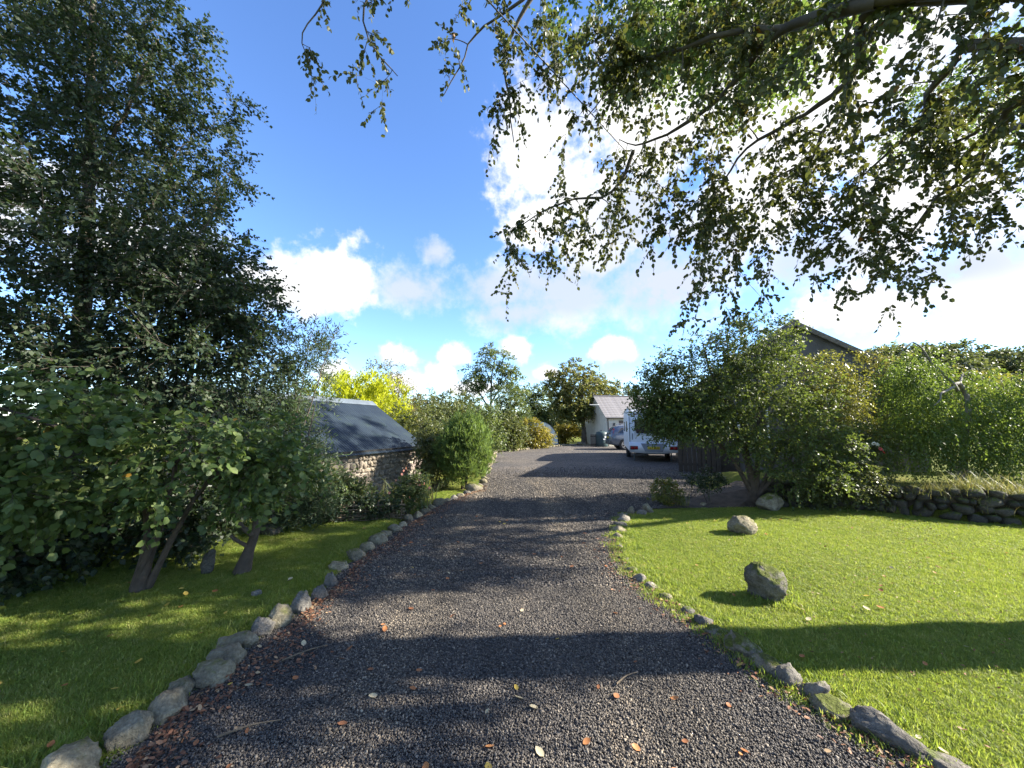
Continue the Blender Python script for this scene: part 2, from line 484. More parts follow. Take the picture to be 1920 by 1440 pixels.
nt.links.new(mixc(nt, 1.0, src, ramp(nt, nz.outputs['Fac'], [(.3, (.60, .59, .58)), (.5, (.96, .93, .88)), (.68, (1.4, 1.28, 1.1))]), 'MULTIPLY'), bp.inputs['Base Color'])
sxy = nt.nodes.new('ShaderNodeSeparateXYZ'); nt.links.new(oi.outputs['Location'], sxy.inputs[0])
dxx = mathn(nt, 'ABSOLUTE', mathn(nt, 'SUBTRACT', mathn(nt, 'ABSOLUTE', mathn(nt, 'ADD', sxy.outputs['X'], mathn(nt, 'MULTIPLY', mathn(nt, 'SUBTRACT', nz.outputs['Fac'], .5), .9)), 0.0), .80), 0.0)
src = bp.inputs['Base Color'].links[0].from_socket
nt.links.new(mixc(nt, 1.0, src, ramp(nt, dxx, [(.05, (1.22, 1.18, 1.1)), (.45, (.92, .92, .93))]), 'MULTIPLY'), bp.inputs['Base Color'])
M['pebble'] = m

m, nt, b, _ = new_mat('gravel_bed')
tc = nt.nodes.new('ShaderNodeTexCoord')
vo = nt.nodes.new('ShaderNodeTexVoronoi'); vo.inputs['Scale'].default_value = 42
nt.links.new(tc.outputs['Object'], vo.inputs['Vector'])
sep = nt.nodes.new('ShaderNodeSeparateColor'); nt.links.new(vo.outputs['Color'], sep.inputs[0])
cc = ramp(nt, sep.outputs[0], [(0, (.040, .037, .036)), (.5, (.094, .086, .081)), (.85, (.16, .146, .130)), (1, (.25, .23, .20))])
cc = mixc(nt, 1.0, cc, ramp(nt, noise(nt, .55, 4), [(.3, (.72, .72, .76)), (.55, (1.05, 1.0, .96)), (.75, (1.45, 1.35, 1.22))]), 'MULTIPLY')
nt.links.new(cc, b.inputs['Base Color'])
b.inputs['Roughness'].default_value = 0.85; b.inputs['Specular IOR Level'].default_value = 0.3
bump(nt, b, mathn(nt, 'SUBTRACT', 1.0, vo.outputs['Distance']), 0.9, 0.03)
M['gravel_bed'] = m

m, nt, b, _ = new_mat('turf')
tc = nt.nodes.new('ShaderNodeTexCoord')
c1 = ramp(nt, noise(nt, 1.3, 5), [(.3, (.075, .095, .016)), (.5, (.115, .135, .022)), (.72, (.16, .15, .035))])
c2 = ramp(nt, noise(nt, 38, 4), [(.3, (.55, .55, .55)), (.7, (1.3, 1.3, 1.3))])
nt.links.new(mixc(nt, 1.0, c1, c2, 'MULTIPLY'), b.inputs['Base Color'])
b.inputs['Roughness'].default_value = 0.95; b.inputs['Specular IOR Level'].default_value = 0.1
bump(nt, b, noise(nt, 60, 4), 0.8, 0.03)
M['turf'] = m

# corrugated roof: painted blue-grey steel, streaked
m, nt, b, _ = new_mat('roof_paint')
c = ramp(nt, noise(nt, 1.6, 6, .6), [(.3, (.014, .023, .038)), (.55, (.022, .034, .048)), (.8, (.040, .060, .056))])
nt.links.new(c, b.inputs['Base Color']); b.inputs['Roughness'].default_value = .55; b.inputs['Specular IOR Level'].default_value = .3
M['roof_paint'] = m

# ------------------------------------------------------------------ terrain
LEFT = np.array([(-1.84, 0.3), (-1.84, 1.89), (-1.86, 2.19), (-1.88, 2.5), (-1.88, 2.9), (-1.80, 3.2), (-1.80, 3.78), (-1.86, 4.27), (-1.80, 5.0), (-1.74, 5.67), (-1.66, 6.5), (-1.56, 7.04), (-1.42, 7.8), (-1.18, 8.5), (-0.96, 9.2), (-0.79, 10.3), (-0.79, 11.7), (-0.82, 14.8), (-1.02, 19.0), (-1.06, 22.3)])
RIGHT = np.array([(1.95, 0.3), (1.9, 1.89), (1.77, 2.25), (1.69, 2.44), (1.60, 2.8), (1.56, 3.15), (1.44, 3.41), (1.33, 3.72), (1.28, 4.0), (1.30, 4.48), (1.40, 5.17), (1.52, 5.67), (1.68, 6.11), (1.97, 6.7), (2.21, 6.98), (2.55, 7.2)])
WALLX = np.array([4.6, 4.95, 5.83, 6.62, 7.0, 7.35, 7.95, 9.6, 12.5])
WALLY = np.array([7.55, 7.52, 7.46, 7.18, 6.75, 6.38, 6.08, 5.35, 4.2])


def ground_z(x, y):
    x = np.asarray(x, float); y = np.asarray(y, float)
    dip = -0.85 * smooth(6.55, 7.6, y) * smooth(-1.75, -2.6, x) * (1 - smooth(14, 20, y))
    dip = dip * (1 - smooth(-9, -14, x))
    yw = np.interp(x, WALLX, WALLY)
    bank = 0.42 * smooth(0.02, 0.30, y - yw) * smooth(4.7, 5.5, x) * (1 - smooth(9.6, 11.2, y)) * (1 - smooth(14, 22, x))
    und = 0.02 * np.sin(x * 1.3 + 1) * np.sin(y * 1.1) * smooth(2.1, 3.0, np.abs(x)) * (1 - smooth(5.2, 6.6, y))
    return dip + bank + und


xs = np.concatenate([[-900, -400, -200, -100, -60, -40, -28, -20, -16, -13], np.arange(-11, 14.01, 0.2), [16, 19, 23, 28, 40, 60, 100, 200, 400, 900]])
ys = np.concatenate([[-400, -100, -40, -20, -10, -5, -2], np.arange(0, 15.01, 0.2), np.arange(16, 40, 2.0), [45, 60, 90, 150, 300, 600, 1200]])
X, Y = np.meshgrid(xs, ys)
Z = ground_z(X, Y) - 0.004
nx, ny = len(xs), len(ys)
idx = np.arange(nx * ny).reshape(ny, nx)
F = np.stack([idx[:-1, :-1], idx[:-1, 1:], idx[1:, 1:], idx[1:, :-1]], -1).reshape(-1, 4)
tag(obj('ground', mesh_np('ground', np.stack([X, Y, Z], -1).reshape(-1, 3), F, M['turf'], True)), kind='structure')

# driveway: gravel sheet, polygon outline
DRIVE = [tuple(p) for p in LEFT] + [(-0.6, 23.0), (0.0, 23.9), (1.48, 26.2), (3.26, 28.9), (5.5, 31.5), (7.3, 29.9), (12, 29.5), (14, 20.0), (13.5, 15.0)] + [(11.0, 11.3), (7.2, 10.2), (6.0, 8.8), (5.2, 8.5), (3.6, 8.0)] + [tuple(p) for p in RIGHT[::-1]]
me = bpy.data.meshes.new('driveway')
bm = bmesh.new()
vs = [bm.verts.new((x, y, 0.012)) for x, y in DRIVE]
f = bm.faces.new(vs)
bmesh.ops.triangulate(bm, faces=[f])
bmesh.ops.recalc_face_normals(bm, faces=bm.faces[:])
if bm.faces[:][0].normal.z < 0:
    bmesh.ops.reverse_faces(bm, faces=bm.faces[:])
bm.to_mesh(me); bm.free(); me.materials.append(M['gravel_bed'])
tag(obj('driveway', me), kind='structure')
# planting beds of bare soil
def bed(name, pts, z=0.004):
    me = bpy.data.meshes.new(name); bm = bmesh.new()
    vs = [bm.verts.new((x, y, z + float(ground_z(x, y)))) for x, y in pts]
    bm.faces.new(vs); bmesh.ops.triangulate(bm, faces=bm.faces[:])
    bmesh.ops.recalc_face_normals(bm, faces=bm.faces[:])
    if bm.faces[:][0].normal.z < 0: bmesh.ops.reverse_faces(bm, faces=bm.faces[:])
    bm.to_mesh(me); bm.free(); me.materials.append(M['soil'])
    return tag(obj(name, me), kind='structure')
bed('soil_bed', [(2.6, 7.25), (3.4, 7.3), (4.3, 7.35), (4.9, 7.4), (5.3, 7.9), (5.2, 8.85), (3.6, 7.95)], 0.018)


def in_poly(x, y, poly):
    x = np.asarray(x); y = np.asarray(y); inside = np.zeros(x.shape, bool)
    n = len(poly); j = n - 1
    for i in range(n):
        xi, yi = poly[i]; xj, yj = poly[j]
        c = ((yi > y) != (yj > y)) & (x < (xj - xi) * (y - yi) / (yj - yi + 1e-12) + xi)
        inside ^= c; j = i
    return inside


# ------------------------------------------------------------------ scatter (stuff)
def scatter(name, P, ROT, SCL, sources, kind='stuff', label=None, cat=None):
    me = bpy.data.meshes.new(name)
    n = len(P)
    me.vertices.add(n); me.vertices.foreach_set('co', np.asarray(P, np.float32).ravel())
    a = me.attributes.new('rot', 'FLOAT_VECTOR', 'POINT'); a.data.foreach_set('vector', np.asarray(ROT, np.float32).ravel())
    a = me.attributes.new('scl', 'FLOAT_VECTOR', 'POINT'); a.data.foreach_set('vector', np.asarray(SCL, np.float32).ravel())
    a = me.attributes.new('pick', 'INT', 'POINT'); a.data.foreach_set('value', np.random.default_rng(5).integers(0, len(sources), n).astype(np.int32))
    o = obj(name, me)
    col = bpy.data.collections.new(name + '_pieces')
    for s in sources: col.objects.link(s)
    ng = bpy.data.node_groups.new(name, 'GeometryNodeTree')
    ng.interface.new_socket('Geometry', in_out='INPUT', socket_type='NodeSocketGeometry')
    ng.interface.new_socket('Geometry', in_out='OUTPUT', socket_type='NodeSocketGeometry')
    N, L = ng.nodes.new, ng.links.new
    gi, go = N('NodeGroupInput'), N('NodeGroupOutput')
    ci = N('GeometryNodeCollectionInfo'); ci.inputs['Collection'].default_value = col
    ci.inputs['Separate Children'].default_value = True; ci.inputs['Reset Children'].default_value = True
    ip = N('GeometryNodeInstanceOnPoints'); ip.inputs['Pick Instance'].default_value = True

    def att(nm, ty):
        q = N('GeometryNodeInputNamedAttribute'); q.data_type = ty; q.inputs['Name'].default_value = nm
        return q.outputs['Attribute']
    L(gi.outputs[0], ip.inputs['Points']); L(ci.outputs[0], ip.inputs['Instance'])
    L(att('pick', 'INT'), ip.inputs['Instance Index'])
    e2r = N('FunctionNodeEulerToRotation')
    L(att('rot', 'FLOAT_VECTOR'), e2r.inputs[0]); L(e2r.outputs[0], ip.inputs['Rotation'])
    L(att('scl', 'FLOAT_VECTOR'), ip.inputs['Scale'])
    L(ip.outputs[0], go.inputs[0])
    md = o.modifiers.new('scatter', 'NODES'); md.node_group = ng
    tag(o, label, cat, None, kind)
    return o


def ico(sub):
    bm = bmesh.new(); bmesh.ops.create_icosphere(bm, subdivisions=sub, radius=1.0)
    V = np.array([v.co[:] for v in bm.verts]); F = np.array([[v.index for v in f.verts] for f in bm.faces]); bm.free()
    return V, F


ICO = {k: ico(k) for k in (1, 2, 3, 4)}


def rock_np(seed, sub=3, facets=7, lump=0.16, rough=0.03):
    r = np.random.default_rng(seed)
    V, F = ICO[sub]; V = V.copy()
    for k in range(7):
        d = r.normal(size=3); d /= np.linalg.norm(d)
        V *= (1 + lump * r.uniform(-1, 1) * np.exp(-((1 - (V / np.linalg.norm(V, axis=1, keepdims=True)) @ d) / .5) ** 2))[:, None]
    for k in range(facets):
        d = r.normal(size=3); d /= np.linalg.norm(d)
        lim = r.uniform(.55, .85)
        ex = np.maximum(V @ d - lim, 0)
        V -= ex[:, None] * d * 0.95
    for k in range(9):
        w = r.normal(size=3) * (5 + 2.2 * k); V *= (1 + rough * (1.1 - .08 * k) * np.sin(V @ w + 1.5 * np.sin(V @ w[::-1]) + r.uniform(0, 6)))[:, None]
    return V, F


def rock(name, loc, size, mat, seed, rz=0.0, sub=3, facets=7, parent=None, sink=0.25, lump=.16, smooth_=True, tilt=(0, 0)):
    V, F = rock_np(seed, sub, facets, lump)
    V = V / np.abs(V).max(axis=0)
    V = V * (np.array(size) * .5)
    me = mesh_np(name, V, F, mat, smooth_)
    return obj(name, me, parent, (loc[0], loc[1], loc[2] + size[2] * (.5 - sink)), (tilt[0], tilt[1], rz))


# pebbles
srcs = []
for k in range(5):
    V, F = rock_np(900 + k, 1, 4, .2)
    V = V * np.array([1, .8, .62])
    o = bpy.data.objects.new('pebble', mesh_np('pebble', V, F, M['pebble'], False)); srcs.append(o)
rg = np.random.default_rng(11)


def pebble_pts(n, y0, y1, smin, smax, x1=2.6, fade=None):
    x = rg.uniform(-2.0, x1, n); y = rg.uniform(y0, y1, n)
    jx, jy = rg.normal(0, .05, n), rg.normal(0, .05, n)
    k = in_poly(x + jx, y + jy, DRIVE)
    if fade: k &= rg.random(n) < 1 - smooth(fade[0], fade[1], y)
    x, y = x[k], y[k]
    s = rg.uniform(smin, smax, len(x)) * np.where(rg.random(len(x)) < .06, 1.5, 1)
    return np.stack([x, y, .012 + s * .35 + rg.uniform(0, .006, len(x))], -1), s


P1, s1 = pebble_pts(165000, 1.45, 3.8, .0036, .0068)
P2, s2 = pebble_pts(85000, 3.8, 8.0, .0062, .0105, 3.8)
P3, s3 = pebble_pts(75000, 8.0, 15.0, .010, .015, 6.5, (8.5, 15))
P = np.vstack([P1, P2, P3]); s = np.concatenate([s1, s2, s3])
scatter('gravel', P, rg.uniform(-3.1, 3.1, (len(P), 3)) * [.35, .35, 1], np.stack([s * rg.uniform(.8, 1.3, len(s)), s, s], -1), srcs, label='dark grey gravel stones covering the driveway', cat='gravel')

# grass tufts
def tuft(seed, nb, h, spread):
    r = np.random.default_rng(seed); V = []; F = []
    for k in range(nb):
        a = r.uniform(0, 6.28); bx, by = r.normal(0, spread, 2)
        hh = h * r.uniform(.55, 1.2); w = r.uniform(.0009, .0018); ln = r.uniform(.2, .9) * hh
        dx, dy = math.cos(a), math.sin(a); px, py = -dy, dx
        i = len(V)
        V += [(bx - px * w, by - py * w, 0), (bx + px * w, by + py * w, 0),
              (bx + dx * ln * .35 + px * w * .8, by + dy * ln * .35 + py * w * .8, hh * .6), (bx + dx * ln * .35 - px * w * .8, by + dy * ln * .35 - py * w * .8, hh * .6),
              (bx + dx * ln, by + dy * ln, hh)]
        F += [(i, i + 1, i + 2), (i, i + 2, i + 3), (i + 3, i + 2, i + 4)]
    return mesh_np('grass_tuft', V, F, M['grass'], True)


srcs = [bpy.data.objects.new('grass_tuft', tuft(40 + k, 30, .021, .018)) for k in range(5)]
RLAWN = [tuple(p) for p in RIGHT] + [(3.4, 7.3), (4.3, 7.35), (4.95, 7.45), (5.83, 7.4), (6.62, 7.1), (7.0, 6.7), (7.35, 6.3), (7.95, 6.0), (9.0, 5.6), (9.0, 0.3)]
LLAWN = [tuple(p) for p in LEFT if p[1] < 6.45] + [(-1.9, 6.5), (-3.3, 6.15), (-4.2, 5.2), (-6.5, 4.6), (-7, .3)]
LSTRIP = [(-1.62, 6.9), (-1.45, 7.8), (-1.2, 8.5), (-1.0, 9.2), (-1.5, 9.3), (-2.3, 8.6), (-1.95, 6.9)]


def lawn_pts(poly, n, box_):
    x = rg.uniform(box_[0], box_[1], n); y = rg.uniform(box_[2], box_[3], n)
    k = in_poly(x, y, poly)
    # only what lies in or just beside the view
    k &= (np.abs(x) < 1.5 * y + 1.0)
    # keep the density for the near ground
    k &= rg.random(n) < np.clip(3.2 / np.hypot(x, y), .35, 1)
    return np.stack([x[k], y[k], ground_z(x[k], y[k])], -1)


PR = lawn_pts(RLAWN, 220000, (1.2, 9, .8, 7.5))
PL = np.vstack([lawn_pts(LLAWN, 165000, (-7, -1.6, .8, 6.6)), lawn_pts(LSTRIP, 6000, (-2.3, -.9, 6.9, 9.3))])
bare = np.sin(PL[:, 0] * 3.1 + 1.2 * np.sin(PL[:, 1] * 2)) * np.sin(PL[:, 1] * 2.3)
PL = PL[(bare < .8) | (rg.random(len(PL)) < .5)]
EDGE_R = [(1.84, 2.06), (1.97, 1.84), (1.74, 2.22), (1.66, 2.45), (1.62, 2.58), (1.58, 2.78), (1.54, 2.98), (1.46, 3.3), (1.38, 3.55), (1.33, 3.78), (1.28, 4.1), (1.3, 4.55), (1.38, 5.0), (1.48, 5.45), (1.58, 5.75), (1.82, 6.35), (3.34, 5.62), (2.30, 3.58), (3.34, 5.55), (2.30, 3.5)]
def fringe(spots, n, dx0, dx1):
    out = []
    for x, y in spots:
        a = rg.uniform(0, 6.28, n); rr = rg.uniform(.08, .24, n)
        out.append(np.stack([x + dx0 + np.cos(a) * rr * dx1, y + np.sin(a) * rr, np.zeros(n)], -1))
    return np.vstack(out)
FR = fringe(EDGE_R, 90, .07, .9); FL = fringe([(-1.98, yy) for yy in np.arange(1.8, 6.4, .16)], 60, -.06, .6)
for nm, P, lb in (('lawn_grass', PR, 'short bright green mown grass in full sun round the boulders'), ('shaded_lawn_grass', PL, 'short green mown grass dappled with shade under the trees')):
    n = len(P)
    s = rg.uniform(.7, 1.25, n)
    patch = .85 + .3 * np.sin(P[:, 0] * 1.7 + 2 * np.sin(P[:, 1] * .9)) * np.sin(P[:, 1] * 1.9)
    E_ = FR if nm == 'lawn_grass' else FL
    P = np.vstack([P, E_]); s = np.concatenate([s, rg.uniform(1.2, 2.1, len(E_))]); patch = np.concatenate([patch, np.ones(len(E_))]); n = len(P)
    scatter(nm, P, np.stack([rg.normal(0, .18, n), rg.normal(0, .18, n), rg.uniform(0, 6.28, n)], -1), np.stack([s * 1.15, s * 1.15, s * patch], -1), srcs, label=lb, cat='grass')

# ------------------------------------------------------------------ leaf + tree machinery
LEAF_V = np.array([(0, 0, 0), (.30, .34, .05), (.70, .27, .04), (1, 0, -.04), (.70, -.27, .04), (.30, -.34, .05)])
LEAF_F = np.array([(0, 1, 2, 3), (0, 3, 4, 5)])


KITE_V = np.array([(0, 0, 0), (.48, .33, .03), (1, 0, -.03), (.48, -.33, .03)])
KITE_F = np.array([(0, 1, 2, 3)])


def leaf_arrays(pos, xd, nr, size, width=1.0, LV=LEAF_V, LF=LEAF_F):
    n = len(pos); nv = len(LV)
    xd = xd / (np.linalg.norm(xd, axis=1, keepdims=True) + 1e-9)
    yd = np.cross(nr, xd); yd /= np.linalg.norm(yd, axis=1, keepdims=True) + 1e-9
    zd = np.cross(xd, yd)
    T = LV * np.array([1, width, 1])
    V = pos[:, None] + size[:, None, None] * (T[None, :, 0:1] * xd[:, None] + T[None, :, 1:2] * yd[:, None] + T[None, :, 2:3] * zd[:, None])
    F = (LF[None] + (np.arange(n) * nv)[:, None, None]).reshape(-1, 4)
    return V.reshape(-1, 3), F, (xd, yd, zd)


def unit(v):
    return v / (np.linalg.norm(v, axis=-1, keepdims=True) + 1e-9)


def in_view(P, margin=1.0):
    c, s_ = math.cos(R(6.5)), math.sin(R(6.5))
    f = P[:, 1] * c + (P[:, 2] - 1.55) * s_
    u = -P[:, 1] * s_ + (P[:, 2] - 1.55) * c
    return (f > .3) & (np.abs(P[:, 0] / np.maximum(f, .01)) < 1.371 * margin) & (np.abs(u / np.maximum(f, .01)) < 1.0286 * margin), f


def tree(name, label, cat, base, limbs, vols, n_clump, n_twig, n_leaf, size, mat, bark, seed,
         twig=.35, droop=.3, up=.3, out_=.6, width=1.0, shell=.55, filt=None, group=None, leaf_parts=0,
         flat=.7, jit=1.0, br=.010, trunk_name='trunk', tintc=.25, lsides=8, leafdroop=.3, penal=.6, extra=None):
    r = np.random.default_rng(seed)
    base = np.array(base, float)
    root = empty(name, tuple(base), 0, label, cat, group)
    nodes = []; nrad = []
    for i, (pts, r0, r1) in enumerate(limbs):
        Q = resample(np.array(pts, float), .12 if len(pts) > 2 else .3)
        w = np.cumsum(r.normal(0, .012, Q.shape) * jit, axis=0) * np.linspace(0, 1, len(Q))[:, None]
        Q = Q + w * (np.linspace(0, 1, len(Q))[:, None] > .05)
        t = np.linspace(0, 1, len(Q))
        rad = r0 + (r1 - r0) * t ** .8
        rad = rad * (1 + .07 * np.sin(np.arange(len(Q)) * 1.7 + i))
        if i == 0 and pts[0][2] < base[2] + .3:
            rad *= 1 + .55 * np.exp(-np.maximum(Q[:, 2] - base[2], 0) / .16)
        V, F = tube_np(Q, rad, lsides)
        obj(trunk_name if i == 0 else 'branch', mesh_np('limb', V - base, F, bark, True), root)
        nodes.append(Q[1:]); nrad.append(rad[1:])
    nodes = np.vstack(nodes); nrad = np.concatenate(nrad)
    # clump centres
    wts = np.array([v[2] if len(v) > 2 else np.prod(v[1]) ** .8 for v in vols], float); wts /= wts.sum()
    C = []; ctr = []
    tries = 0
    while len(C) < n_clump and tries < n_clump * 30:
        tries += 1
        v = vols[r.choice(len(vols), p=wts)]
        d = r.normal(size=3); d /= np.linalg.norm(d)
        q = np.array(v[0]) + d * np.array(v[1]) * r.random() ** shell
        if filt is not None and not filt(q): continue
        C.append(q); ctr.append(v[0])
    C = np.array(C); ctr = np.array(ctr)
    if extra is not None:
        C = np.vstack([C, extra]); ctr = np.vstack([ctr, extra + np.array([0, 0, .35])])
    d0 = np.array([np.min(np.linalg.norm(nodes - c, axis=1)) for c in C])
    od = np.argsort(d0); C = C[od]; ctr = ctr[od]
    NB = 7
    cap = len(nodes) + len(C) * 3 + 5
    NN = np.zeros((cap, 3)); NR = np.zeros(cap); cnt = len(nodes)
    NN[:cnt] = nodes; NR[:cnt] = nrad
    BP = np.zeros((len(C), NB, 3)); BR = np.zeros((len(C), NB))
    tt = np.linspace(0, 1, NB)
    for i, c in enumerate(C):
        dv = NN[:cnt] - c
        cost = np.sqrt((dv ** 2).sum(1)) + penal * np.maximum(dv[:, 2] - .1, 0)
        k = int(np.argmin(cost)); p0 = NN[k]; L = np.linalg.norm(c - p0) + 1e-6
        p1 = p0 + (c - p0) * .35 + np.array([0, 0, up * L * .5]) + r.normal(0, .08 * L, 3)
        p2 = p0 + (c - p0) * .75 + np.array([0, 0, up * L * .25]) + r.normal(0, .06 * L, 3)
        B = ((1 - tt) ** 3)[:, None] * p0 + (3 * (1 - tt) ** 2 * tt)[:, None] * p1 + (3 * (1 - tt) * tt ** 2)[:, None] * p2 + (tt ** 3)[:, None] * c
        r0 = min(NR[k] * .75, br * (.5 + L * 1.0)); r1 = min(r0 * .5, br * .35)
        BP[i] = B; BR[i] = r0 + (r1 - r0) * tt
        NN[cnt:cnt + 3] = B[[2, 4, 6]]; NR[cnt:cnt + 3] = BR[i][[2, 4, 6]]; cnt += 3
    V1, F1 = tubes_batch(BP, BR, 5)
    # twigs
    T = len(C) * n_twig
    ci = np.repeat(np.arange(len(C)), n_twig)
    f = 1 - r.random(T) ** 1.6 * .55
    seg = f * (NB - 1); i0 = np.minimum(seg.astype(int), NB - 2); fr = (seg - i0)[:, None]
    S = BP[ci, i0] * (1 - fr) + BP[ci, i0 + 1] * fr
    outd = unit(C[ci] - ctr[ci] + r.normal(0, .05, (T, 3)))
    bd = unit(BP[:, -1] - BP[:, -3])[ci]
    D = unit(outd * out_ + bd * .5 + unit(r.normal(size=(T, 3))) * .9 + np.array([0, 0, up * .6]))
    L = twig * r.uniform(.5, 1.25, T)
    t4 = np.linspace(0, 1, 5)
    TP = S[:, None] + D[:, None] * (L[:, None] * t4)[..., None]
    TP[..., 2] -= droop * L[:, None] * t4 ** 2
    TP += np.cumsum(r.normal(0, .03, TP.shape) * L[:, None, None], axis=1) * (t4[None, :, None] > 0)
    TR = np.maximum(br * .26, .0016) * (1 - .7 * t4)[None] * np.ones((T, 1))
    far_ = name == 'alder_tree' or math.hypot(base[0], base[1]) > 11 or base[1] > 11 or name == 'woodland_tree' or name == 'hedgerow_tree'
    kp = [0, 2, 4] if n_twig * len(C) < 7500 else [0, 4]
    V2, F2 = tubes_batch(TP[:, kp], TR[:, kp], 3)
    if name == 'lime_tree': far_ = True
    if far_ and name != 'alder_tree': V2 = V2[:0]; F2 = F2[:0]
    kite_ = far_ or math.hypot(base[0], base[1]) > 6.8 and not leaf_parts
    tw = obj('twig_work', mesh_np('twig_work', np.vstack([V1, V2]) - base, np.vstack([F1, F2 + len(V1)]), bark, True), root)
    tw['kind'] = 'stuff'
    # leaves
    LP = T * n_leaf
    ti = np.repeat(np.arange(T), n_leaf)
    f = .12 + .88 * ((np.tile(np.arange(n_leaf), T) + r.random(LP)) / n_leaf)
    seg = f * 4; i0 = np.minimum(seg.astype(int), 3); fr = (seg - i0)[:, None]
    pos = TP[ti, i0] * (1 - fr) + TP[ti, i0 + 1] * fr
    tan = unit(TP[ti, i0 + 1] - TP[ti, i0])
    nr = unit(np.array([0, 0, 1.0]) * flat + unit(r.normal(size=(LP, 3))) * .8 + outd[ti // 1] * .25)
    sd = unit(np.cross(tan, nr)) * np.where(np.arange(LP) % 2, 1, -1)[:, None]
    xd = unit(tan * .55 + sd * .8 + np.array([0, 0, -leafdroop]) + r.normal(0, .25, (LP, 3)))
    sz = size * r.uniform(.65, 1.2, LP)
    ct = np.clip(r.beta(1.6, 2.2, len(C)), 0, 1)
    tint = np.clip(ct[ci[ti]] * tintc + (1 - tintc) * r.random(LP) ** 1.15, 0, 1)
    parts = np.zeros(LP, bool)
    if leaf_parts:
        ok, dep = in_view(pos)
        big = np.where(ok, sz / np.maximum(dep, .1) * (1.0 + .0 * dep), 0)
        parts[np.argsort(-big)[:leaf_parts]] = True
    keep = ~parts
    V, F, _ = leaf_arrays(pos[keep] - base, xd[keep], nr[keep], sz[keep], width, *((KITE_V, KITE_F) if kite_ else (LEAF_V, LEAF_F)))
    cr = obj('crown', mesh_np('crown', V, F, mat, True, {'tint': np.repeat(tint[keep], 4 if kite_ else 6)}), root)
    cr['kind'] = 'stuff'
    if leaf_parts:
        protos = []
        for q in np.linspace(0.02, .99, 12):
            protos.append(mesh_np('leaf', LEAF_V * np.array([1, width, 1]), LEAF_F, mat, True, {'tint': np.full(6, q)}))
        ids = np.where(parts)[0]
        _, _, (a, b_, c_) = leaf_arrays(pos[ids] - base, xd[ids], nr[ids], sz[ids], width)
        for k, i in enumerate(ids):
            o = bpy.data.objects.new('leaf', protos[int(min(.999, tint[i]) * 12)])
            mt = Matrix(((a[k][0], b_[k][0], c_[k][0]), (a[k][1], b_[k][1], c_[k][1]), (a[k][2], b_[k][2], c_[k][2])))
            o.location = Vector(pos[i] - base); o.rotation_euler = mt.to_euler(); o.scale = (sz[i],) * 3
            link(o, root)
    return root


def copy_tree(o, loc, rz, sc, label, group=None):
    c = o.copy(); COL.objects.link(c); c.location = loc; c.rotation_euler = (0, 0, rz); c.scale = (sc[0], sc[1], sc[2])
    c['label'] = label
    if group: c['group'] = group
    for ch in list(o.children):
        if ch.name.split('.')[0] == 'leaf': continue
        k = ch.copy(); COL.objects.link(k); k.parent = c
        for g in list(ch.children):
            q = g.copy(); COL.objects.link(q); q.parent = k
    return c

# ------------------------------------------------------------------ stone shed with corrugated roof
def local(root, name, V, F, mat, sm=False):
    return mk(name, V, F, mat, root, sm)


STONE_ME = [None] * 10
def stone_meshes(key, mat, n=10, sub=2, facets=9, seed=300):
    out = []
    for k in range(n):
        V, F = rock_np(seed + k, sub, facets, .12)
        V = V / np.abs(V).max(axis=0) * .5
        V = np.sign(V) * (np.abs(V) * 2) ** .86 * .5
        out.append(mesh_np(key, V, F, mat, True))
    return out


shed = empty('stone_shed', (-4.12, 7.07, -0.90), R(69.3), 'low rubble stone shed with dark blue corrugated metal roof behind the planting', 'shed')
SL, SW, SH, SRH = 4.2, 3.94, 1.90, 3.20
core = local(shed, 'wall', [(0, 0, 0), (SL, 0, 0), (SL, SW, 0), (0, SW, 0), (0, 0, SH), (SL, 0, SH), (SL, SW, SH), (0, SW, SH), (0, SW / 2, SRH - .05), (SL, SW / 2, SRH - .05)],
             [(0, 1, 5, 4), (1, 2, 6, 9, 5), (2, 3, 7, 6), (3, 0, 4, 8, 7), (4, 5, 9, 8), (7, 8, 9, 6)], M['mortar'])
sm_ = stone_meshes('stone', M['shed_stone'])
qm = [box_me('quoin', (1, 1, 1), M['quoin'], .09, 1) for k in range(1)]
r = random.Random(5)
z = 0.35
row = 0
def put_stone(x, z_, w, h):
    obj('stone', sm_[r.randrange(10)], core, (x + w / 2, -.010 + r.uniform(-.018, .012), z_ + h / 2), (r.uniform(-.15, .15), r.uniform(-.35, .35), r.uniform(-.08, .08)), (w * r.uniform(.98, 1.12), .11, h * r.uniform(.98, 1.14)))
while z < SH - .04:
    h = min(r.uniform(.10, .17), SH - z)
    x = r.uniform(-.05, .08)
    xq = SL - (.62 if row % 2 else .40)
    while x < xq:
        w = min(r.uniform(.06, .20), xq - x)
        if w > .05:
            if r.random() < .38:
                f_ = r.uniform(.35, .65)
                put_stone(x, z, w, h * f_); put_stone(x + r.uniform(-.02, .02), z + h * f_ + .008, w, h * (1 - f_))
            else:
                put_stone(x, z + r.uniform(-.02, .02), w, h)
        x += w + .012
    z += h + .010; row += 1
z = .3; row = 0
while z < SH - .05:
    h = min(r.uniform(.16, .22), SH - z)
    xs_ = (SL - (.60 if row % 2 else .38)); 
    cuts = [xs_, SL - .16 if row % 2 == 0 else SL - .30, SL + .012]
    for a, b_ in zip(cuts[:-1], cuts[1:]):
        obj('stone', qm[0], core, ((a + b_) / 2, -.002, z + h / 2), (0, 0, r.uniform(-.02, .02)), (b_ - a - .014, .075, h - .014))
    z += h; row += 1
# black board standing in for the shadow line under the eaves
box('eaves_shadow_board', (SL + .16, .03, .05), (SL / 2, -.075, SH - .02), M['ink'], shed)


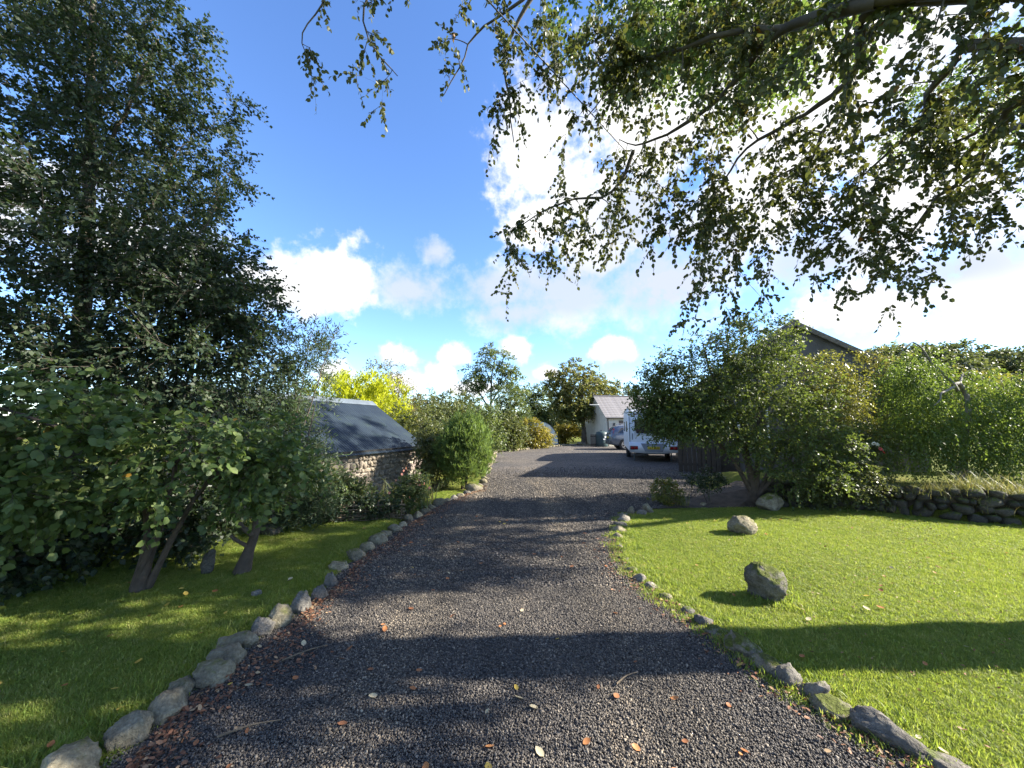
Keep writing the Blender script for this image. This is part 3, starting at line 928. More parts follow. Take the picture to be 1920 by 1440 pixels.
def corr_sheet(name, width, e0, e1, n, mat):
    m_ = int(width / .076 * 6)
    xs2 = np.linspace(0, width, m_ + 1)
    V = []
    for (py, pz) in (e0, e1):
        for x in xs2:
            d = .009 * math.sin(x / .076 * 2 * math.pi)
            V.append((x, py + n[0] * d, pz + n[1] * d))
    F = [(i, i + 1, i + m_ + 2, i + m_ + 1) for i in range(m_)]
    return mesh_np(name, V, np.array(F), mat, True)


rise, run = SRH - SH, SW / 2
ln = math.hypot(rise, run)
ns = ln
nrm = (-rise / ln, run / ln)
ov = .16
fr_e0 = (SW / 2, SRH); fr_e1 = (-ov, SH - ov * rise / run)
bk_e1 = (SW + ov, SH - ov * rise / run)
wsh = (SL + .24) / 7
sh_f = corr_sheet('roof_sheet', wsh + .02, fr_e0, fr_e1, nrm, M['roof_paint'])
sh_b = corr_sheet('roof_sheet', wsh + .02, fr_e0, bk_e1, (-nrm[0], nrm[1]), M['roof_paint'])
for k in range(7):
    o_ = .003 * (k % 2)
    obj('roof_sheet', sh_f, shed, (-.12 + k * wsh, 0, .02 + o_))
    obj('roof_sheet', sh_b, shed, (-.12 + k * wsh, 0, .02 + o_))
rc = local(shed, 'ridge_cap', [(-.14, SW / 2 - .20, SRH - .095), (SL + .14, SW / 2 - .20, SRH - .095), (SL + .14, SW / 2, SRH + .05), (-.14, SW / 2, SRH + .05), (SL + .14, SW / 2 + .20, SRH - .095), (-.14, SW / 2 + .20, SRH - .095)],
           [(0, 1, 2, 3), (3, 2, 4, 5)], M['galv'])

# ------------------------------------------------------------------ dry stone retaining wall
wallr = empty('dry_stone_wall', (5.0, 7.4, 0), 0, 'low dark dry stone retaining wall along the far side of the sunny lawn', 'wall')
wm = stone_meshes('stone', M['wall_stone'], 10, 2, 8, 400)
path = resample(np.stack([WALLX, WALLY, WALLX * 0], -1), .05)
cum = np.concatenate([[0], np.cumsum(np.linalg.norm(np.diff(path, axis=0), axis=1))])
r = random.Random(9)


def along(s):
    p = np.array([np.interp(s, cum, path[:, k]) for k in range(3)]); q = np.array([np.interp(s + .1, cum, path[:, k]) for k in range(3)])
    return p, math.atan2(q[1] - p[1], q[0] - p[0])


Ltot = min(cum[-1] - .1, 7.2)
z = -.02
for c in range(4):
    h = [.15, .13, .12, .11][c]
    s = r.uniform(0.25, .45)
    while s < Ltot:
        w = r.uniform(.10, .30)
        p, a = along(s + w / 2)
        hh = h * r.uniform(.75, 1.35)
        obj('stone', wm[r.randrange(10)], wallr, (p[0] - 5.0 + .01 * c + r.uniform(-.02, .02), p[1] - 7.4 + .035 * c + r.uniform(-.03, .04), z + h / 2 + r.uniform(-.015, .02)), (r.uniform(-.3, .3), r.uniform(-.25, .25), a + r.uniform(-.3, .3)), (w * 1.08, r.uniform(.18, .28), hh * 1.1))
        s += w + r.uniform(.0, .02)
    z += h
V = []; F = []
for k, s in enumerate(np.arange(.25, Ltot, .25)):
    p, a = along(s); nx_, ny_ = -math.sin(a), math.cos(a)
    for o_, zz in ((.10, -.05), (.10, .42), (.34, .42), (.34, -.05)):
        V.append((p[0] - 5 + nx_ * o_, p[1] - 7.4 + ny_ * o_, zz))
for k in range(len(V) // 4 - 1):
    for j in range(4):
        F.append((k * 4 + j, k * 4 + (j + 1) % 4, k * 4 + 4 + (j + 1) % 4, k * 4 + 4 + j))
local(wallr, 'rubble_core', V, F, M['soil'])

# ------------------------------------------------------------------ bungalow
bun = empty('bungalow', (7.55, 30.0, 0), R(10), 'cream rendered bungalow with grey slate roof beyond the parked car', 'house')
BL, BW, BH, BR_ = 9.5, 4.6, 2.35, 4.15
local(bun, 'wall', [(0, 0, 0), (BL, 0, 0), (BL, BW, 0), (0, BW, 0), (0, 0, BH), (BL, 0, BH), (BL, BW, BH), (0, BW, BH), (0, BW / 2, BR_ - .08), (BL, BW / 2, BR_ - .08)],
      [(0, 1, 5, 4), (1, 2, 6, 9, 5), (2, 3, 7, 6), (3, 0, 4, 8, 7), (4, 5, 9, 8), (7, 8, 9, 6)], M['render_cream'])
nc = 13
pit = math.atan2(BR_ - BH, BW / 2)
sl_len = math.hypot(BR_ - BH, BW / 2) + .3
cm = box_me('tile_course', (BL + .3, sl_len / nc + .05, .022), M['slate'], .004, 1)
for k in range(nc):
    t = (k + .5) / nc * sl_len
    y_ = BW / 2 - math.cos(pit) * t; z_ = BR_ - math.sin(pit) * t + .05
    obj('tile_course', cm, bun, (BL / 2, y_, z_), (pit - .05, 0, 0))
    obj('tile_course', cm, bun, (BL / 2, BW - y_, z_), (-pit + .05, 0, 0))
box('ridge_tile', (BL + .32, .22, .08), (BL / 2, BW / 2, BR_ + .06), M['slate'], bun, .03)
box('gutter', (BL + .3, .1, .09), (BL / 2, -.25, BH - .12), M['dark_plastic'], bun, .03)
tube('downpipe', [(.12, -.05, 0), (.12, -.05, BH - .2)], .035, M['dark_plastic'], bun)
for s_, yy in ((1, 0.0), (-1, BW)):
    pass
dr = box('door', (.95, .06, 2.0), (1.55, -.012, 1.02), M['frame_brown'], bun, .01)
box('pane', (.5, .03, .8), (0, -.03, .35), M['glass_dark'], dr)
box('handle', (.12, .05, .03), (.34, -.05, -.05), M['alloy'], dr, .01)
for xx in (3.4, 6.4):
    w_ = box('window', (1.6, .07, 1.1), (xx, -.01, 1.5), M['frame_brown'], bun, .01)
    for q in (-.39, .39):
        box('pane', (.70, .03, .95), (q, -.035, 0), M['glass_dark'], w_)
    box('sill', (1.75, .16, .06), (0, -.07, -.6), M['render_grey'], w_, .01)
la = box('wall_lamp', (.12, .16, .22), (.62, -.10, 1.72), M['dark_plastic'], bun, .03)
tube('aerial_arm', [(-.05, 1.2, 3.35), (-.9, 1.2, 3.35)], .02, M['label_white'], bun)

# ------------------------------------------------------------------ grey gabled house
barn = empty('gabled_house', (9.3, 12.0, 0), R(-18), 'tall grey rendered house gable rising behind the sunlit shrubs', 'house')
GW, GH, GR, GL = 3.05, 2.95, 4.93, 8.0
local(barn, 'wall', [(-GW, 0, -.1), (GW, 0, -.1), (GW, GL, -.1), (-GW, GL, -.1), (-GW, 0, GH), (GW, 0, GH), (GW, GL, GH), (-GW, GL, GH), (0, 0, GR - .04), (0, GL, GR - .04)],
      [(0, 1, 5, 8, 4), (1, 2, 6, 5), (2, 3, 7, 9, 6), (3, 0, 4, 7), (4, 8, 9, 7), (8, 5, 6, 9)], M['render_grey'])
pitg = math.atan2(GR - GH, GW); slg = math.hypot(GR - GH, GW) + .15
cmg = box_me('slate_course', (slg / 12 + .05, GL + .24, .02), M['slate'], .004, 1)
for k in range(12):
    t = (k + .5) / 12 * slg
    x_ = math.cos(pitg) * t; z_ = GR - math.sin(pitg) * t + .04
    obj('slate_course', cmg, barn, (x_, GL / 2, z_), (0, pitg - .03, 0))
    obj('slate_course', cmg, barn, (-x_, GL / 2, z_), (0, -pitg + .03, 0))
box('ridge_tile', (.22, GL + .26, .08), (0, GL / 2, GR + .06), M['slate'], barn, .03)
for s_ in (1, -1):
    box('verge_board', (slg + .02, .05, .15), (s_ * math.cos(pitg) * slg / 2, -.11, GR - math.sin(pitg) * slg / 2 - .03), M['wood_grey'], barn, .01, (0, s_ * pitg, 0))
w_ = box('window', (.9, .08, 1.1), (-1.4, -.01, 1.7), M['label_white'], barn, .01)
box('pane', (.76, .03, .96), (0, -.04, 0), M['glass_dark'], w_)
box('sill', (1.05, .16, .07), (0, -.07, -.6), M['render_grey'], w_, .01)
dr = box('door', (1.0, .07, 2.0), (-2.35, -.012, 1.0), M['wood_dark'], barn, .01)
for q in (-.3, 0, .3):
    box('panel', (.24, .03, 1.7), (q, -.03, 0), M['wood_dark'], dr, .01)

# ------------------------------------------------------------------ boarded fence beside the caravan
fen = empty('board_fence', (5.75, 12.95, 0), R(-18), 'dark brown vertical board fence beside the caravan in front of the grey house', 'fence')
bmesh_ = box_me('board', (.13, .022, 1.05), M['wood_dark'], .004, 1)
r = random.Random(3)
for k in range(9):
    obj('board', bmesh_, fen, (k * .145, r.uniform(-.006, .006), .56 + r.uniform(-.02, .02)), (0, r.uniform(-.01, .01), 0))
for zz in (.28, .88):
    box('rail', (1.3, .05, .08), (.58, .045, zz), M['wood_dark'], fen)
for xx in (0, .58, 1.16):
    box('post', (.09, .09, 1.15), (xx, .115, .57), M['wood_dark'], fen, .006)

# ------------------------------------------------------------------ caravan
cv = empty('touring_caravan', (5.22, 16.9, 0), R(-14.5), 'white touring caravan seen from its rear, half hidden behind the leafy shrub', 'caravan')
CW, CL = 2.06, 5.8
prof = [(0.05, .46), (0.0, .75), (.03, 1.5), (.10, 2.05), (.22, 2.28), (.45, 2.38), (1.2, 2.42), (4.2, 2.42), (4.9, 2.3), (5.4, 1.9), (5.75, 1.2), (5.8, .8), (5.7, .46)]
bm = bmesh.new()
fa = [bm.verts.new((0, y, z)) for y, z in prof]; fb = [bm.verts.new((CW, y, z)) for y, z in prof]
bm.faces.new(fa[::-1]); bm.faces.new(fb)
for i in range(len(prof)):
    j = (i + 1) % len(prof); bm.faces.new((fa[i], fa[j], fb[j], fb[i]))
bmesh.ops.recalc_face_normals(bm, faces=bm.faces[:])
ed = [e for e in bm.edges if abs(e.verts[0].co.x - e.verts[1].co.x) < .01]
bmesh.ops.bevel(bm, geom=ed, offset=.07, segments=3, affect='EDGES', profile=.6)
me = bpy.data.meshes.new('body'); bm.to_mesh(me); bm.free(); me.materials.append(M['white_metal'])
for p in me.polygons: p.use_smooth = True
cbody = obj('body', me, cv)
for xx in (.055, CW - .055):
    tube('awning_rail', [(xx, .0, .6), (xx, -.005, 1.5), (xx, .06, 2.05), (xx, .2, 2.33), (xx, .6, 2.44), (xx, 4.2, 2.45)], .016, M['galv'], cv, 6)
# rear window
rw = box('window', (1.42, .05, .62), (CW / 2, .022, 1.52), M['glass_dark'], cv, .07, (R(4), 0, 0), 3)
box('window_frame', (1.50, .03, .70), (CW / 2, .026, 1.52), M['dark_plastic'], cv, .07, (R(4), 0, 0), 3)
# moulded rear bumper with arched top edge
Vb = []; Fb = []
nbx = 24
for i in range(nbx + 1):
    x = .03 + (CW - .06) * i / nbx; u = (i / nbx - .5) * 2
    top = .80 + .08 * math.cos(u * math.pi / 2) if abs(u) < .62 else .80 + .08 * math.cos(.62 * math.pi / 2) + (abs(u) - .62) * .10
    bot = .43 - .05 * math.cos(u * math.pi / 2)
    dpt = -.10 - .04 * math.cos(u * math.pi / 2)
    Vb += [(x, .03, top), (x, dpt, top - .03), (x, dpt - .03, (top + bot) / 2), (x, dpt, bot), (x, .10, bot - .02)]
for i in range(nbx):
    for j in range(4):
        a = i * 5 + j; Fb.append((a, a + 1, a + 6, a + 5))
bump_ = mk('bumper', Vb, Fb, M['white_metal'], cv, True)
mk('bumper_recess', [(CW / 2 - .52, -.172, .80), (CW / 2 + .52, -.172, .80), (CW / 2 + .36, -.178, .47), (CW / 2 - .36, -.178, .47), (CW / 2 - .52, -.10, .83), (CW / 2 + .52, -.10, .83), (CW / 2 + .36, -.10, .44), (CW / 2 - .36, -.10, .44)],
   [(0, 1, 2, 3), (4, 5, 1, 0), (1, 5, 6, 2), (2, 6, 7, 3), (4, 0, 3, 7)], M['grey_plastic'], cv)
pl = box('number_plate', (.50, .02, .115), (CW / 2, -.190, .62), M['plate_yellow'], cv, .004)
for i, (dx, w, hh) in enumerate([(-.19, .035, .07), (-.13, .05, .075), (-.065, .03, .07), (.03, .05, .072), (.09, .045, .075), (.145, .045, .07), (.20, .045, .073)]):
    box('character', (w * .55, .004, hh), (dx, -.011, 0), M['ink'], pl)
for s_ in (-1, 1):
    lx = CW / 2 + s_ * .80
    lc = box('light_cluster', (.36, .05, .16), (lx, -.135, .62), M['dark_plastic'], cv, .03, (0, 0, s_ * -.10))
    box('lens', (.15, .02, .11), (-.075, -.026, 0), M['red_lens'], lc, .015)
    box('lens', (.13, .02, .11), (.085, -.026, 0), M['red_lens'], lc, .015)
    box('corner_steady', (.05, .06, .46), (CW / 2 + s_ * .78, .42, .23), M['galv'], cv, .005, (R(12), 0, 0))
    box('marker_lamp', (.10, .03, .045), (CW / 2 + s_ * .70, .115, 2.1), M['red_lens'], cv, .01)
    tube('grab_handle', [(CW / 2 + s_ * .86, -.02, .98), (CW / 2 + s_ * .86, -.07, 1.02), (CW / 2 + s_ * .86, -.07, 1.2), (CW / 2 + s_ * .86, -.0, 1.24)], .014, M['dark_plastic'], cv, 6)
box('badge', (.05, .02, .05), (CW / 2 - .42, -.012, .98), M['dark_plastic'], cv, .01)
cw_ = []
for s_ in (0, 1):
    x = .10 if s_ == 0 else CW - .10
    th = np.linspace(0, 2 * math.pi, 25)[:-1]
    V = []; F = []
    ringp = [(-.09, .22), (-.10, .28), (-.08, .315), (.08, .315), (.10, .28), (.09, .22)]
    for t_ in th:
        for (wx, rr) in ringp: V.append((wx, rr * math.cos(t_), rr * math.sin(t_)))
    for i in range(24):
        for j in range(5):
            F.append((i * 6 + j, i * 6 + j + 1, ((i + 1) % 24) * 6 + j + 1, ((i + 1) % 24) * 6 + j))
    w_ = mk('wheel', V, F, M['black_rubber'], cv, True, (x, 2.7, .315))
    V = [(0, 0, 0)] + [(0, .22 * math.cos(t_), .22 * math.sin(t_)) for t_ in th]
    mk('rim', V, [(0, i + 1, (i + 1) % 24 + 1) for i in range(24)], M['alloy'], w_, False, (-.07 if s_ == 0 else .07, 0, 0))
box('roof_light', (.6, .6, .08), (CW / 2, 2.2, 2.45), M['poly'], cv, .03)
box('chassis', (1.4, 5.2, .12), (CW / 2, 2.9, .38), M['dark_plastic'], cv)
box('hitch', (.12, 1.2, .1), (CW / 2, 6.3, .42), M['galv'], cv)
for yy, w2 in ((1.3, .9), (3.9, .9)):
    box('window', (.03, w2, .5), (-.008, yy, 1.55), M['glass_dark'], cv, .01)

# ------------------------------------------------------------------ parked car
car = empty('parked_car', (6.62, 25.9, 0), R(-4), 'blue-grey estate car with tall red tail lights parked beyond the caravan', 'car')
# local x forward, y left; stations: x, bottom, belt, roof, half width low, half width belt, half width roof
ST = [(0.00, .42, .98, 1.02, .78, .84, .80), (.06, .34, 1.02, 1.22, .84, .90, .72), (.30, .30, 1.05, 1.50, .90, .925, .66), (.60, .27, 1.05, 1.61, .92, .94, .65), (1.2, .25, 1.03, 1.67, .93, .945, .655),
      (2.1, .25, 1.00, 1.67, .93, .945, .655), (2.7, .25, .99, 1.58, .93, .945, .64), (3.25, .25, .99, 1.16, .93, .94, .70), (3.5, .26, .97, 1.02, .92, .93, .80), (4.2, .28, .86, .88, .88, .90, .72), (4.5, .34, .70, .73, .80, .82, .60), (4.6, .42, .60, .62, .66, .68, .5)]
V = []; F = []
for (x, zb, zt, zr, wl, wb, wr) in ST:
    ring = [(wl * .9, zb), (wl, zb + .10), (wb, (zb + zt) * .52), (wb * .985, zt), (wr + (wb - wr) * .30, zt + (zr - zt) * .72), (wr * .9, zr - .02 * (zr > 1.3)), (wr * .4, zr + .025), (-wr * .4, zr + .025), (-wr * .9, zr - .02 * (zr > 1.3)),
            (-(wr + (wb - wr) * .30), zt + (zr - zt) * .72), (-wb * .985, zt), (-wb, (zb + zt) * .52), (-wl, zb + .10), (-wl * .9, zb)]
    V += [(x, yy, zz) for yy, zz in ring]
k = 14
for i in range(len(ST) - 1):
    for j in range(k):
        F.append((i * k + j, i * k + (j + 1) % k, (i + 1) * k + (j + 1) % k, (i + 1) * k + j))
F.append(tuple(range(k))[::-1]); F.append(tuple((len(ST) - 1) * k + j for j in range(k)))
me = bpy.data.meshes.new('body'); me.from_pydata(V, [], F); me.materials.append(M['car_paint'])
bm = bmesh.new(); bm.from_mesh(me); bmesh.ops.recalc_face_normals(bm, faces=bm.faces[:]); bm.to_mesh(me); bm.free()
for p in me.polygons: p.use_smooth = True
obj('body', me, car)


def side_glass(name, pts, s_):
    V = [(x, s_ * y, z) for x, y, z in pts]
    mk(name, V, [tuple(range(len(V)))], M['glass_dark'], car)


for s_ in (-1, 1):
    side_glass('side_window', [(.45, .905, 1.12), (1.02, .93, 1.10), (1.02, .80, 1.50), (.72, .79, 1.46)], s_)
    side_glass('side_window', [(1.08, .93, 1.10), (1.95, .93, 1.08), (1.95, .80, 1.54), (1.08, .80, 1.51)], s_)
    side_glass('side_window', [(2.02, .93, 1.08), (3.05, .93, 1.08), (2.55, .80, 1.48), (2.02, .80, 1.54)], s_)
    # tall tail light running up the rear pillar
    mk('tail_light', [(.0, s_ * .80, .78), (-.01, s_ * .62, .80), (.03, s_ * .66, 1.10), (.22, s_ * .66, 1.42), (.30, s_ * .74, 1.40), (.16, s_ * .86, 1.10), (.16, s_ * .92, .98), (.10, s_ * .91, .80)],
       [(0, 1, 2, 6, 7), (2, 3, 4, 5, 6)], M['red_lens'], car)
    tube('roof_rail', [(.75, s_ * .60, 1.66), (.9, s_ * .62, 1.73), (2.2, s_ * .62, 1.73), (2.4, s_ * .6, 1.66)], .018, M['alloy'], car, 6)
    box('door_handle', (.16, .03, .03), (1.2, s_ * .95, .93), M['car_paint'], car, .01)
    box('sill_trim', (1.9, .04, .12), (2.1, s_ * .945, .33), M['dark_plastic'], car, .015)
mk('rear_window', [(.05, -.60, 1.10), (.05, .60, 1.10), (.26, .56, 1.45), (.26, -.56, 1.45)], [(0, 1, 2, 3)], M['glass_dark'], car, False, (-.015, 0, .01))
box('rear_bumper', (.16, 1.66, .26), (.0, 0, .48), M['dark_plastic'], car, .05)
box('number_plate', (.02, .5, .11), (-.02, 0, .82), M['plate_yellow'], car, .004)
for (wx, s_) in ((.92, 1), (.92, -1), (3.68, 1), (3.68, -1)):
    th = np.linspace(0, 2 * math.pi, 29)[:-1]
    ringp = [(-.11, .235), (-.115, .30), (-.09, .345), (.09, .345), (.115, .30), (.11, .235)]
    V = []; F = []
    for t_ in th:
        for (wy, rr) in ringp: V.append((rr * math.cos(t_), wy, rr * math.sin(t_)))
    for i in range(28):
        for j in range(5): F.append((i * 6 + j, i * 6 + j + 1, ((i + 1) % 28) * 6 + j + 1, ((i + 1) % 28) * 6 + j))
    wh = mk('wheel', V, F, M['black_rubber'], car, True, (wx, s_ * .84, .345))
    arch = mk('wheel_arch', [(.40 * math.cos(t_), 0, .40 * math.sin(t_)) for t_ in th], [tuple(range(28))], M['black_rubber'], car, False, (wx, s_ * .951, .36))
    V = []; F = []
    for rr in (.16, .24):
        pass
    o_ = s_ * .112
    mk('rim', [(.245 * math.cos(t_), 0, .245 * math.sin(t_)) for t_ in th] + [(.205 * math.cos(t_), 0, .205 * math.sin(t_)) for t_ in th],
       [(i, (i + 1) % 28, (i + 1) % 28 + 28, i + 28) for i in range(28)], M['alloy'], wh, False, (0, o_, 0))
    for q in range(5):
        a = q * 2 * math.pi / 5 + .3
        c_, n_ = (math.cos(a), math.sin(a)), (-math.sin(a), math.cos(a))
        mk('spoke', [(c_[0] * .03 + n_[0] * .035, 0, c_[1] * .03 + n_[1] * .035), (c_[0] * .215 + n_[0] * .05, 0, c_[1] * .215 + n_[1] * .05), (c_[0] * .215 - n_[0] * .05, 0, c_[1] * .215 - n_[1] * .05), (c_[0] * .03 - n_[0] * .035, 0, c_[1] * .03 - n_[1] * .035)],
           [(0, 1, 2, 3)], M['alloy'], wh, False, (0, o_ + s_ * .004, 0))

# ------------------------------------------------------------------ dark tank, slatted screen, polytunnel
tk = empty('storage_tank', (6.95, 29.2, 0), R(10), 'dark teal plastic tank with white stickers beside the bungalow gable', 'tank')
th = np.linspace(0, 2 * math.pi, 33)[:-1]
lev = [(.02, .44), (.08, .47), (.45, .48), (.50, .47), (.80, .48), (1.0, .47), (1.10, .43), (1.17, .30), (1.20, .12), (1.205, .0)]
V = [(rr * math.cos(t_), rr * math.sin(t_) * .85, z_) for z_, rr in lev for t_ in th]
F = [(i * 32 + j, i * 32 + (j + 1) % 32, (i + 1) * 32 + (j + 1) % 32, (i + 1) * 32 + j) for i in range(len(lev) - 1) for j in range(32)]
mk('shell', V, F, M['water_tank'], tk, True)
for zz, rr in ((.3, .485), (.66, .487)):
    tube('rib', [(rr * math.cos(t_), rr * math.sin(t_) * .86, zz) for t_ in np.linspace(0, 2 * math.pi, 33)], .014, M['water_tank'], tk, 6)
box('sticker', (.17, .01, .11), (.02, -.412, .60), M['label_white'], tk)
box('sticker', (.15, .01, .10), (.26, -.352, .61), M['label_white'], tk, 0, (0, 0, R(28)))
box('sticker', (.15, .01, .10), (.13, -.40, .76), M['label_white'], tk, 0, (0, 0, R(10)))
tube('filler_cap', [(0, 0, 1.19), (0, 0, 1.25)], .09, M['dark_plastic'], tk, 12)

scn = empty('slatted_screen', (6.1, 29.1, 0), 0, 'small dark slatted timber screen beside the storage tank', 'screen')
for k in range(6):
    box('slat', (.05, .03, .95), (k * .085, 0, .48), M['wood_dark'], scn)
for zz in (.2, .8): box('rail', (.5, .03, .06), (.21, .032, zz), M['wood_dark'], scn)

pt = empty('polytunnel', (2.55, 33.0, 0), R(4), 'translucent white polytunnel arch half hidden by the yellowing shrub', 'polytunnel')
th = np.linspace(0, math.pi, 25)
V = [(1.5 * math.cos(t_), y_, 1.95 * math.sin(t_)) for y_ in (0, 2, 4, 6) for t_ in th]
F = [(i * 25 + j, i * 25 + j + 1, (i + 1) * 25 + j + 1, (i + 1) * 25 + j) for i in range(3) for j in range(24)]
mk('cover', V, F, M['poly'], pt, True)
mk('end_sheet', [(1.49 * math.cos(t_), .01, 1.94 * math.sin(t_)) for t_ in th], [tuple(range(25))], M['poly'], pt)
for y_ in (-.02, 2, 4, 6):
    tube('hoop', [(1.52 * math.cos(t_), y_, 1.97 * math.sin(t_)) for t_ in th], .02, M['galv'], pt, 6)
box('door_frame', (.9, .05, 1.7), (0, -.03, .85), M['poly'], pt, .01)

# overhead service cable to the house gable
pA = np.array([9.2, 12.0, 4.75]); pB = np.array([-9.64, -6.0, 6.4])
tt_ = np.linspace(0, 1, 40)
P = pA + (pB - pA) * tt_[:, None]; P[:, 2] -= .15 * 4 * tt_ * (1 - tt_)
tag(tube('overhead_cable', P - pA, .007, M['dark_plastic'], None, 5, tuple(pA)), 'thin black overhead cable running through the beech twigs to the grey gable', 'cable')

# ------------------------------------------------------------------ woven wattle hurdle
wh_ = empty('wattle_hurdle', (-3.35, 6.2, 0), R(9), 'low woven wattle hurdle edging the planted bed below the stone shed', 'hurdle')
r = random.Random(21)
nst = 9
for k in range(nst):
    tube('stake', [(k * .19, 0, -.05), (k * .19 + r.uniform(-.01, .01), r.uniform(-.01, .01), .29 + r.uniform(-.03, .05))], .011, M['withy'], wh_, 6)
for k in range(10):
    ph = k % 2
    xx = np.linspace(-.06, (nst - 1) * .19 + .06, 41)
    yy = .019 * np.cos((xx / .19 + ph) * math.pi)
    zz = .02 + k * .026 + np.cumsum([r.uniform(-.0015, .0015) for _ in xx])
    tube('rod', np.stack([xx, yy, zz], -1), r.uniform(.007, .011), M['withy'], wh_, 5)

# ------------------------------------------------------------------ edging stones and boulders
LS = [(-1.93, 1.80, .34, .24, .22, 'kerb_stone', 3), (-1.90, 2.04, .19, .20, .18, 'kerb_stone', 9), (-1.87, 2.22, .21, .19, .16, 'kerb_stone', 6), (-1.93, 2.36, .20, .16, .18, 'kerb_stone', 10),
      (-1.82, 2.46, .27, .21, .18, 'kerb_stone', 3), (-1.86, 2.63, .26, .22, .20, 'kerb_stone', 4), (-1.92, 2.83, .32, .20, .19, 'kerb_stone', 8), (-1.88, 2.99, .19, .17, .19, 'grey_stone', 11),
      (-1.82, 3.10, .19, .20, .29, 'kerb_stone', 7), (-1.78, 3.33, .18, .17, .25, 'grey_stone', 12), (-1.74, 3.55, .17, .16, .21, 'grey_stone', 12), (-1.76, 3.85, .17, .18, .21, 'grey_stone', 9),
      (-1.90, 4.28, .26, .20, .17, 'kerb_stone', 7), (-1.84, 4.62, .25, .22, .18, 'kerb_stone', 4), (-1.82, 4.90, .22, .18, .19, 'kerb_stone', 3), (-1.79, 5.18, .29, .23, .23, 'kerb_stone', 3),
      (-1.77, 5.46, .20, .18, .16, 'kerb_stone', 5), (-1.73, 5.72, .25, .20, .18, 'kerb_stone', 3), (-1.70, 6.0, .16, .16, .14, 'kerb_stone', 5), (-1.71, 6.40, .19, .18, .18, 'kerb_stone', 3), (-1.61, 6.62, .19, .19, .18, 'kerb_stone', 4),
      (-1.58, 6.95, .22, .18, .22, 'kerb_stone', 5), (-1.53, 7.30, .20, .18, .14, 'kerb_stone', 6), (-1.44, 7.62, .28, .22, .22, 'kerb_stone', 4), (-1.36, 7.95, .18, .18, .14, 'kerb_stone', 5), (-1.26, 8.22, .20, .17, .15, 'grey_stone', 6),
      (-1.16, 8.5, .22, .18, .15, 'kerb_stone', 5), (-1.05, 8.85, .20, .18, .15, 'grey_stone', 6), (-.93, 9.3, .44, .34, .38, 'mossy_stone', 8), (-.84, 9.9, .24, .2, .16, 'kerb_stone', 5), (-.80, 10.5, .26, .2, .20, 'kerb_stone', 5), (-.80, 11.2, .24, .2, .18, 'kerb_stone', 5)]
gl = 'stones edging the drive beside the shaded lawn'
names = {'kerb_stone': 'pale rounded edging stone beside the tree-shaded lawn', 'grey_stone': 'grey angular edging stone beside the tree-shaded lawn', 'mossy_stone': 'large mossy stone at the foot of the feathery green conifer'}
special = {2: 'lemon-pale flat-topped edging stone among reddish leaf litter', 0: 'largest smooth grey-brown edging stone beside the tree-shaded lawn', 8: 'tall upright block-like edging stone beside the tree-shaded lawn'}
for i, (x, y, w, d_, h, mt, fc) in enumerate(LS):
    o = rock('edging_stone', (x, y, float(ground_z(x, y))), (w, d_, h), M[mt], 50 + i, (i * 1.3) % 1.2 - .6 if i != 8 else .1, 4 if i < 14 else 3, fc + 4, None, .34)
    lk = {'kerb_stone': ('pale rounded' if fc < 6 else 'pale blocky') + ' edging stone', 'grey_stone': 'grey angular edging stone', 'mossy_stone': 'large mossy stone'}[mt]
    wh2 = [(2.3, 'among the thickest red leaf litter'), (2.75, 'where the leaf litter begins to thin'), (3.7, 'beside the lawn below the leaning shrub stems'), (5.0, 'beside the lawn level with the small crooked tree'), (6.5, 'beside the lawn just short of the wattle hurdle'), (7.7, 'at the foot of the flowering shrub'), (9.0, 'along the grass strip below the shed'), (99, 'round the foot of the feathery conifer')]
    tag(o, special.get(i, lk + ' ' + next(w for lim, w in wh2 if y < lim)), 'stone', gl)
RS = [(1.97, 1.84, .34, .20, .13, 'grey_stone', 8), (1.84, 2.06, .38, .17, .21, 'grey_stone', 9), (1.74, 2.22, .22, .15, .16, 'mossy_stone', 7), (1.73, 2.34, .18, .14, .17, 'grey_stone', 11), (1.66, 2.45, .21, .18, .20, 'grey_stone', 7),
      (1.62, 2.58, .24, .18, .17, 'mossy_stone', 5), (1.58, 2.78, .28, .20, .22, 'mossy_stone', 4), (1.54, 2.98, .20, .15, .12, 'mossy_stone', 6), (1.50, 3.12, .16, .13, .14, 'grey_stone', 8), (1.46, 3.30, .14, .12, .10, 'grey_stone', 7), (1.38, 3.55, .16, .12, .10, 'mossy_stone', 6),
      (1.33, 3.78, .17, .13, .13, 'grey_stone', 9), (1.28, 3.96, .15, .14, .14, 'grey_stone', 8), (1.28, 4.2, .14, .12, .10, 'mossy_stone', 6), (1.30, 4.55, .13, .12, .09, 'mossy_stone', 6), (1.38, 5.0, .14, .12, .10, 'kerb_stone', 6),
      (1.48, 5.45, .17, .15, .12, 'kerb_stone', 6), (1.58, 5.75, .26, .18, .15, 'kerb_stone', 5), (1.68, 6.05, .24, .18, .18, 'grey_stone', 7), (1.82, 6.35, .24, .2, .2, 'grey_stone', 6), (1.92, 6.6, .28, .2, .18, 'mossy_stone', 6), (2.14, 6.9, .15, .12, .32, 'kerb_stone', 9), (2.3, 6.86, .2, .16, .14, 'grey_stone', 6), (2.48, 7.05, .25, .22, .30, 'kerb_stone', 5)]
gr = 'stones edging the drive beside the sunny lawn'
rn = {'kerb_stone': 'pale edging stone beside the sunny lawn', 'grey_stone': 'dark grey angular edging stone beside the sunny lawn', 'mossy_stone': 'moss-covered edging stone beside the sunny lawn'}
